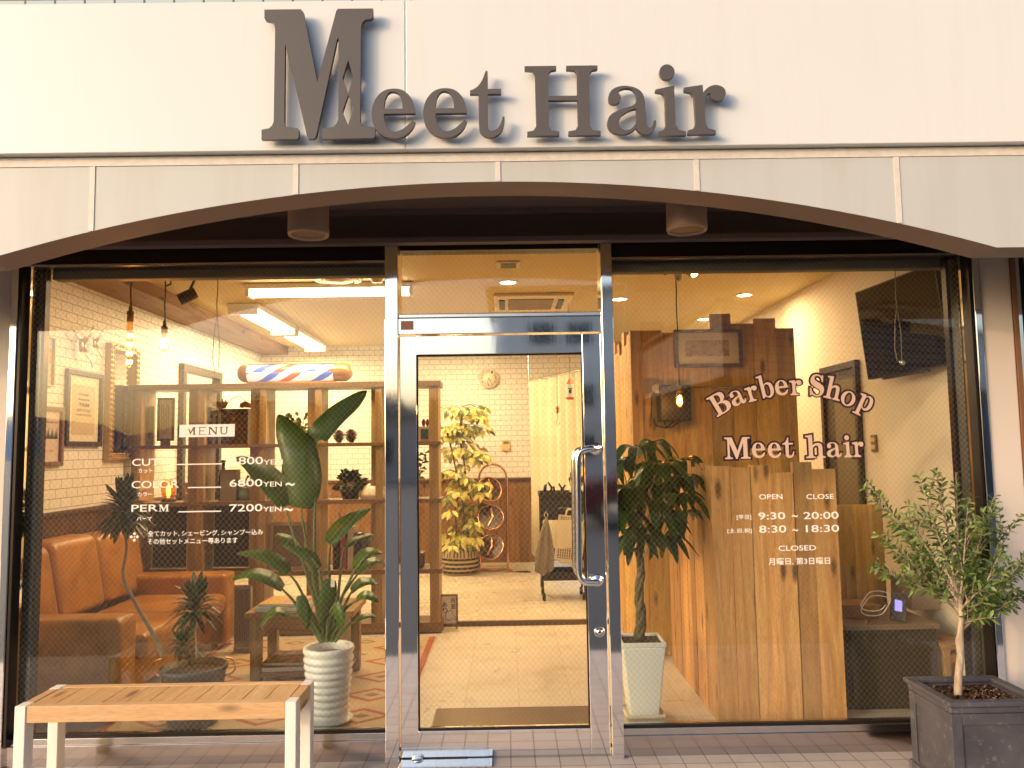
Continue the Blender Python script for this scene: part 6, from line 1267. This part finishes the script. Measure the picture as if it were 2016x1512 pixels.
obj('base', MB().lathe((x, y, 0), [(0, z+.0005), (.055, z+.0005), (.058, z+.02), (.04, z+.03), (.018, z+.035), (0, z+.036)], 24), wood('lamp_base', (.05, .02, .01), (.14, .06, .03), 'X', knots=False), g5)
obj('shade', MB().lathe((x, y, 0), [(.045, z+.036), (.056, z+.09), (.05, z+.15), (.03, z+.175), (.028, z+.174), (.048, z+.149), (.054, z+.09), (.043, z+.037)], 24), AMBER, g5)
obj('bulb', MB().lathe((x, y, 0), [(.008, z+.037), (.014, z+.06), (.018, z+.09), (.012, z+.125), (0, z+.132)], 16), emit('lamp_orange', (1, .45, .1), 14), g5); lamp('bulb_light', 'POINT', (x, y-.005, z+.155), .5, (1, .5, .16), g5, .02)
x, y, z = sp(392, Zs['m'], 2.46); g6 = thing('card_stand', 'little wooden stand with card boxes on the shelving', 'stand', (x, y, z)); obj('tray', B(x-.10, x+.06, y-.04, y+.06, z+.0005, z+.012), oakm, g6); obj('post', B(x-.035, x-.015, y-.01, y+.01, z+.0125, z+.075), oakz, g6); obj('card_box', B(x-.06, x+.02, y-.03, y+.03, z+.0755, z+.15), plain('card_grey', (.28, .24, .17), .6), g6)
x, y, z = sp(450, Zs['m'], 2.44); g7 = thing('woven_box', 'woven lattice tissue box standing on the middle shelf', 'box', (x, y, z)); tt = NT('wicker'); ch = tt.add('TexChecker'); ch.inputs['Scale'].default_value = 90; tt.l.new(tt.coords(), ch.inputs[0]); ch.inputs[1].default_value = (.34, .26, .18, 1); ch.inputs[2].default_value = (.10, .07, .045, 1); tt.col(ch.outputs[0]); tt.set(rough=.8)
obj('box_body', B(x-.05, x+.07, y-.04, y+.08, z+.0005, z+.235), tt.m, g7, bevel=.004); obj('rim', sq_ring(MB(), x-.053, x+.073, y-.043, y+.083, .008, z+.2355, z+.245), tt.m, g7)
x, y, z = sp(440, Zs['m'], 2.55); g8 = thing('dark_bottle', 'dark bottle standing behind the woven box', 'bottle', (x, y, z)); obj('glass', MB().lathe((x, y, 0), [(0, z+.0005), (.035, z+.0005), (.036, z+.2), (.014, z+.25), (.014, z+.30), (0, z+.30)], 20), plain('bottle_black', (.02, .012, .008), .1), g8); obj('cap', MB().lathe((x, y, 0), [(.018, z+.301), (.018, z+.32), (0, z+.321)], 16), BLACK, g8)
x, y, z = sp(568, Zs['m'], 2.5); g9 = thing('gift_package', 'blue and brown printed package with the number 10 on the middle shelf', 'package', (x, y, z)); tt = NT('package_print'); vo = tt.add('TexVoronoi'); vo.inputs['Scale'].default_value = 22; tt.l.new(tt.coords(), vo.inputs['Vector']); s3 = tt.add('SeparateXYZ'); tt.l.new(tt.coords(), s3.inputs[0])
tt.col(tt.mix(tt.math('MULTIPLY', vo.outputs['Distance'], 2.0), tt.mix(tt.math('LESS_THAN', s3.outputs['Z'], .10), (.28, .17, .13), (.03, .14, .24)), (.10, .05, .05))); obj('bag', B(x-.05, x+.065, y-.02, y+.05, z+.0005, z+.29), tt.m, g9, bevel=.008); fit_text('numeral', '10', x-.03, x+.035, z+.09, z+.15, y-.0215, plain('gold_print', (.55, .38, .08), .4), g9)
x, y, z = sp(742, Zs['m'], 2.47); g10 = thing('white_helmet_clock', 'white rounded desk ornament on the middle shelf by the frame post', 'ornament', (x-.03, y, z)); m = MB(); hv = [(0, z+.125), (.045, z+.118), (.085, z+.09), (.105, z+.04), (.108, z+.0005), (0, z+.0005)][::-1]; obj('shell', MB().lathe((x-.02, y, 0), hv, 28), plain('ornament_white', (.70, .62, .48), .3), g10); obj('mark', MB().ell((x+.03, y-.085, z+.06), (.012, .01, .03), 10, 6), BLACK, g10)
x, y, z = sp(655, Zs['m'], 2.44); g11 = thing('spectacles', 'folded spectacles lying on the middle shelf', 'spectacles', (x, y, z)); obj('rims', MB().tube([(x-.03+.022*cos(q), y, z+.018+.017*sin(q)) for q in [i*pi/8 for i in range(16)]], .0025, 6, closed=True).tube([(x+.022+.022*cos(q), y, z+.018+.017*sin(q)) for q in [i*pi/8 for i in range(16)]], .0025, 6, closed=True).tube([(x-.008, y, z+.02), (x+.0, y, z+.02)], .002, 5), gold, g11); obj('temple', MB().tube([(x+.044, y, z+.02), (x+.05, y+.05, z+.006)], .002, 5), gold, g11)
# lower compartments
a, b = P(530, 1020, 2.46), P(604, 1112, 2.46); g12 = thing('pale_frame', 'pale wooden picture frame leaning on the lower shelf', 'picture', ((a.x+b.x)/2, 2.46, Zs['b'])); f_ = .026
Mx = Matrix.Translation((0, 2.44, Zs['b'])) @ Matrix.Rotation(rad(-9), 4, 'X'); hh = a.z-b.z; m = MB(); m.M = Mx; m.box(a.x, b.x, 0, .015, 0, f_).box(a.x, b.x, 0, .015, hh-f_, hh).box(a.x, a.x+f_, 0, .015, f_+.0002, hh-f_-.0002).box(b.x-f_, b.x, 0, .015, f_+.0002, hh-f_-.0002)
obj('frame', m, plain('pale_oak', (.52, .40, .26), .5), g12); m = MB(); m.M = Mx; obj('picture', m.box(a.x+f_+.0003, b.x-f_-.0003, .006, .013, f_+.0003, hh-f_-.0003), plain('sepia_picture', (.22, .14, .08), .3, var=.5, scale=6), g12)
a, b = P(660, 1035, 2.5), P(728, 1118, 2.5); rnd = random.Random(12)
names = ('black', 'red', 'cream', 'navy', 'grey'); cc = ((.02, .015, .015), (.35, .04, .04), (.5, .42, .3), (.03, .03, .06), (.12, .10, .09)); x = a.x
for k in range(5): wd = .045; t_ = thing('album', '%s album standing on the lower shelf behind the paddle leaves' % names[k], 'album', (x, 2.5, Zs['b']), 'albums on the lower shelf'); hh = rnd.uniform(.26, .36); obj('cover', MB().box(x, x+.003, 2.42, 2.58, Zs['b']+.0005, Zs['b']+hh).box(x+wd-.003, x+wd, 2.42, 2.58, Zs['b']+.0005, Zs['b']+hh).box(x+.0031, x+wd-.0031, 2.42, 2.423, Zs['b']+.0005, Zs['b']+hh), plain('album_%d' % k, cc[k], .45), t_); obj('pages', B(x+.0032, x+wd-.0032, 2.4235, 2.575, Zs['b']+.0005, Zs['b']+hh-.006), paper, t_); x += wd+.012
x = P(815, 1100, 2.5).x; g13 = thing('wicker_basket', 'brown lidded basket on the lower shelf end by the door glass', 'basket', (x, 2.5, Zs['b'])); obj('basket_body', B(x-.08, x+.08, 2.42, 2.56, Zs['b']+.0005, Zs['b']+.10), bpy.data.materials['wicker'], g13, bevel=.01); obj('lid', B(x-.085, x+.085, 2.415, 2.565, Zs['b']+.1005, Zs['b']+.115), oakm, g13, bevel=.004); obj('photo_card', B(x-.06, x+.06, 2.40, 2.404, Zs['b']+.09, Zs['b']+.19), plain('photo_card', (.32, .24, .16), .4, var=.4), g13)
x = P(842, 845, 2.5).x; g14 = thing('toy_house', 'small dark green toy house box on the shelving behind the door glass', 'ornament', (x, 2.5, Zs['t'])); obj('box_body', B(x-.07, x+.03, 2.45, 2.53, Zs['t']+.0005, Zs['t']+.12), plain('toy_cream', (.5, .34, .2), .5), g14, bevel=.004); obj('window', B(x-.05, x+.01, 2.445, 2.4495, Zs['t']+.02, Zs['t']+.10), plain('toy_green', (.02, .06, .035), .3), g14); obj('figures', MB().ell((x-.03, 2.48, Zs['t']+.15), (.016, .012, .03), 10, 8).ell((x+.0, 2.48, Zs['t']+.15), (.014, .012, .03), 10, 8), plain('toy_red', (.3, .05, .04), .5), g14)
x = P(826, 960, 2.45).x; g15 = thing('sprig_vase', 'clear vase with a green sprig on the shelving behind the door glass', 'vase', (x, 2.45, Zs['m'])); obj('vase', MB().lathe((x, 2.45, 0), [(0, Zs['m']+.0005), (.03, Zs['m']+.0005), (.034, Zs['m']+.05), (.012, Zs['m']+.10), (.012, Zs['m']+.14)], 18), PICGLASS, g15); m = MB().tube(bez([(x, 2.45, Zs['m']+.02), (x-.01, 2.45, Zs['m']+.16), (x+.05, 2.45, Zs['m']+.36)], 4), .0025, 5)
obj('stem', m, stm, g15); m = MB()
for k in range(14): f = k/14; c = Vector((x-.01+.06*f, 2.45, Zs['m']+.15+.22*f)); a_ = k*2.4; m.leaf([c, c+Vector((.03*cos(a_), -.01, .01)), c+Vector((.055*cos(a_), .01*sin(a_), .02*sin(a_)))], .015, (0, -.8, .6), .2)
obj('leaves', m, leaf_mat('sprig_leaf', ((0, (.08, .14, .02)), (1, (.25, .32, .05))), .4, .2), g15)

# ================================================================== ACROSS THE STREET (seen in the glass)
t = NT('blue_cladding'); tc = t.add('TexCoord'); s3 = t.add('SeparateXYZ'); t.l.new(tc.outputs['Object'], s3.inputs[0]); j1 = t.math('LESS_THAN', t.math('FRACT', t.math('MULTIPLY', s3.outputs['X'], 1.6)), .04); j2 = t.math('LESS_THAN', t.math('FRACT', t.math('MULTIPLY', s3.outputs['Z'], .9)), .03)
t.col(t.mix(t.math('MAXIMUM', j1, j2), (.84, .80, .74), (.42, .41, .40))); t.set(rough=.6)
ap = thing('apartment_block', 'blue grey clad building across the street reflected in the door frame', 'building', (4.5, -28, 0))
obj('wall', B(-.4, 9.5, -33, -26, -.03, 7.4), t.m, ap); obj('roof', B(-.7, 9.9, -33.3, -25.6, 7.402, 7.6), plain('roof_grey', (.12, .12, .13), .7), ap)
for x in (1.0, 2.4, 5.2, 6.6):
    for z in (1.1, 3.0, 5.4): w_ = obj('window', B(x, x+.9, -25.995, -25.95, z, z+.8), DARKMET, ap); obj('glass', B(x+.06, x+.84, -25.948, -25.94, z+.06, z+.74), plain('far_glass', (.05, .06, .08), .1), w_)
t = NT('ribbed_siding'); tc = t.add('TexCoord'); s3 = t.add('SeparateXYZ'); t.l.new(tc.outputs['Object'], s3.inputs[0]); j = t.math('FRACT', t.math('MULTIPLY', s3.outputs['Z'], 5.0)); t.col(t.mix(t.math('LESS_THAN', j, .18), (.72, .62, .56), (.26, .20, .18))); t.set(rough=.6)
ws = thing('workshop', 'low workshop with ribbed siding across the street reflected in the window', 'building', (9, -20, 0)); fp = [(5, -14), (4.7, -23), (12, -26), (16, -21)]
obj('upper_siding', MB().prism(fp, 3.0, 4.7, 'z'), t.m, ws); obj('lower_wall', MB().prism([(5.3, -14.6), (5.0, -22.7), (12, -25.6), (15.5, -21.1)], -.03, 2.998, 'z'), plain('workshop_dark', (.05, .045, .045), .8), ws); obj('roof', MB().prism([(4.8, -13.8), (4.5, -23.2), (12, -26.3), (16.3, -21)], 4.702, 4.82, 'z'), plain('roof_grey', (.12, .12, .13), .7), ws)
gh = thing('grey_house', 'grey house at the far side of the street reflected in the door post', 'building', (-6.5, -34, 0)); obj('wall', B(-9, -3.6, -38, -32, -.03, 2.9), plain('house_grey', (.30, .29, .30), .7), gh); obj('roof', MB().prism([(-9.4, 2.9), (-3.2, 2.9), (-6.3, 4.3)], -38.4, -31.6), plain('house_roof', (.10, .10, .12), .7), gh)
w_ = obj('window', B(-7, -5.2, -31.999, -31.9, .8, 2.0), DARKMET, gh); obj('glass', B(-6.9, -5.3, -31.898, -31.89, .9, 1.9), plain('far_glass', (.05, .06, .08), .1), w_)
ftm = leaf_mat('street_tree_leaf', ((0, (.03, .05, .015)), (1, (.08, .11, .03))), .6, .1); rnd = random.Random(33)
for k, (x, y, h) in enumerate(((-4.2, -44, 4.6), (-8, -46, 5.2), (-12.5, -45, 4.4), (-17, -47, 5.4))):
    t_ = thing('street_tree', ('low broad', 'tall round', 'small dense', 'largest spreading')[k]+' street tree beyond the grey house', 'tree', (x, y, 0), 'trees across the street'); obj('trunk', MB().tube([(x, y, -.05), (x+.1, y, h*.3), (x, y, h*.7)], [.16, .12, .05], 8), plain('street_bark', (.12, .08, .05), .9), t_); m = MB()
    for q in range(700):
        a_, b_, r_ = rnd.uniform(0, 6.28), rnd.uniform(-1, 1), rnd.random()**.4; s_ = math.sqrt(1-b_*b_); c = Vector((x+2.1*r_*s_*cos(a_), y+2.1*r_*s_*sin(a_), h*.66+h*.34*r_*b_)); d = Vector((rnd.uniform(-1, 1), rnd.uniform(-1, 1), rnd.uniform(-.6, .6))).normalized()*.28; m.leaf([c-d, c, c+d], .13, (rnd.uniform(-1, 1), rnd.uniform(-1, 1), .8), .2)
    obj('crown', m, ftm, t_)
# parked maroon car
cx_, cy_ = 3.0, -11.0; cr = thing('parked_car', 'dark maroon hatchback parked across the street reflected in the door post', 'car', (cx_, cy_, -.03)); mar = plain('maroon_paint', (.10, .012, .018), .15, var=.03)
bp_ = [(-1.8, .28), (-1.82, .62), (-1.70, .82), (-1.0, .92), (-.55, 1.32), (.1, 1.42), (1.0, 1.38), (1.55, 1.0), (1.72, .9), (1.75, .3)]; bx_ = obj('body', MB().prism([(cx_+u_, v_-.03) for u_, v_ in bp_], cy_-.78, cy_+.78), mar, cr, bevel=.06, seg=3)
obj('side_glass', MB().prism([(cx_-.86, .93), (cx_-.46, 1.24), (cx_+.1, 1.33), (cx_+.95, 1.29), (cx_+1.3, .95)], cy_+.781, cy_+.79), BLACKGLOSS, cr)
for x in (-1.15, 1.1):
    for s_ in (-1, 1): wh = obj('wheel', MB().lathe((cx_+x, cy_+s_*.70, .27), [(0, -.09), (.28, -.09), (.30, -.06), (.30, .06), (.28, .09), (0, .09)], 24, 'y'), bpy.data.materials['wheel_rubber'], cr); obj('rim', MB().lathe((cx_+x, cy_+s_*.70, .27), [(0, s_*.092), (.17, s_*.092), (.18, s_*.091)][::1], 20, 'y'), HS, wh)
for y in (-.55, .55): obj('headlight', MB().ell((cx_-1.78, cy_+y, .62), (.06, .16, .08), 12, 8), plain('headlight_clear', (.6, .6, .6), .1), cr)
up = thing('utility_pole', 'pale utility pole across the street reflected in the Barber Shop window', 'pole', (2.9, -14, 0)); obj('shaft', MB().tube([(2.9, -14, -.05), (2.9, -14, 8.5)], [.14, .10], 14), plain('pole_concrete', (.5, .48, .45), .7), up); obj('crossarm', B(2.1, 3.7, -14.14, -14.06, 7.6, 7.7), plain('pole_steel', (.3, .3, .3), .5), up)
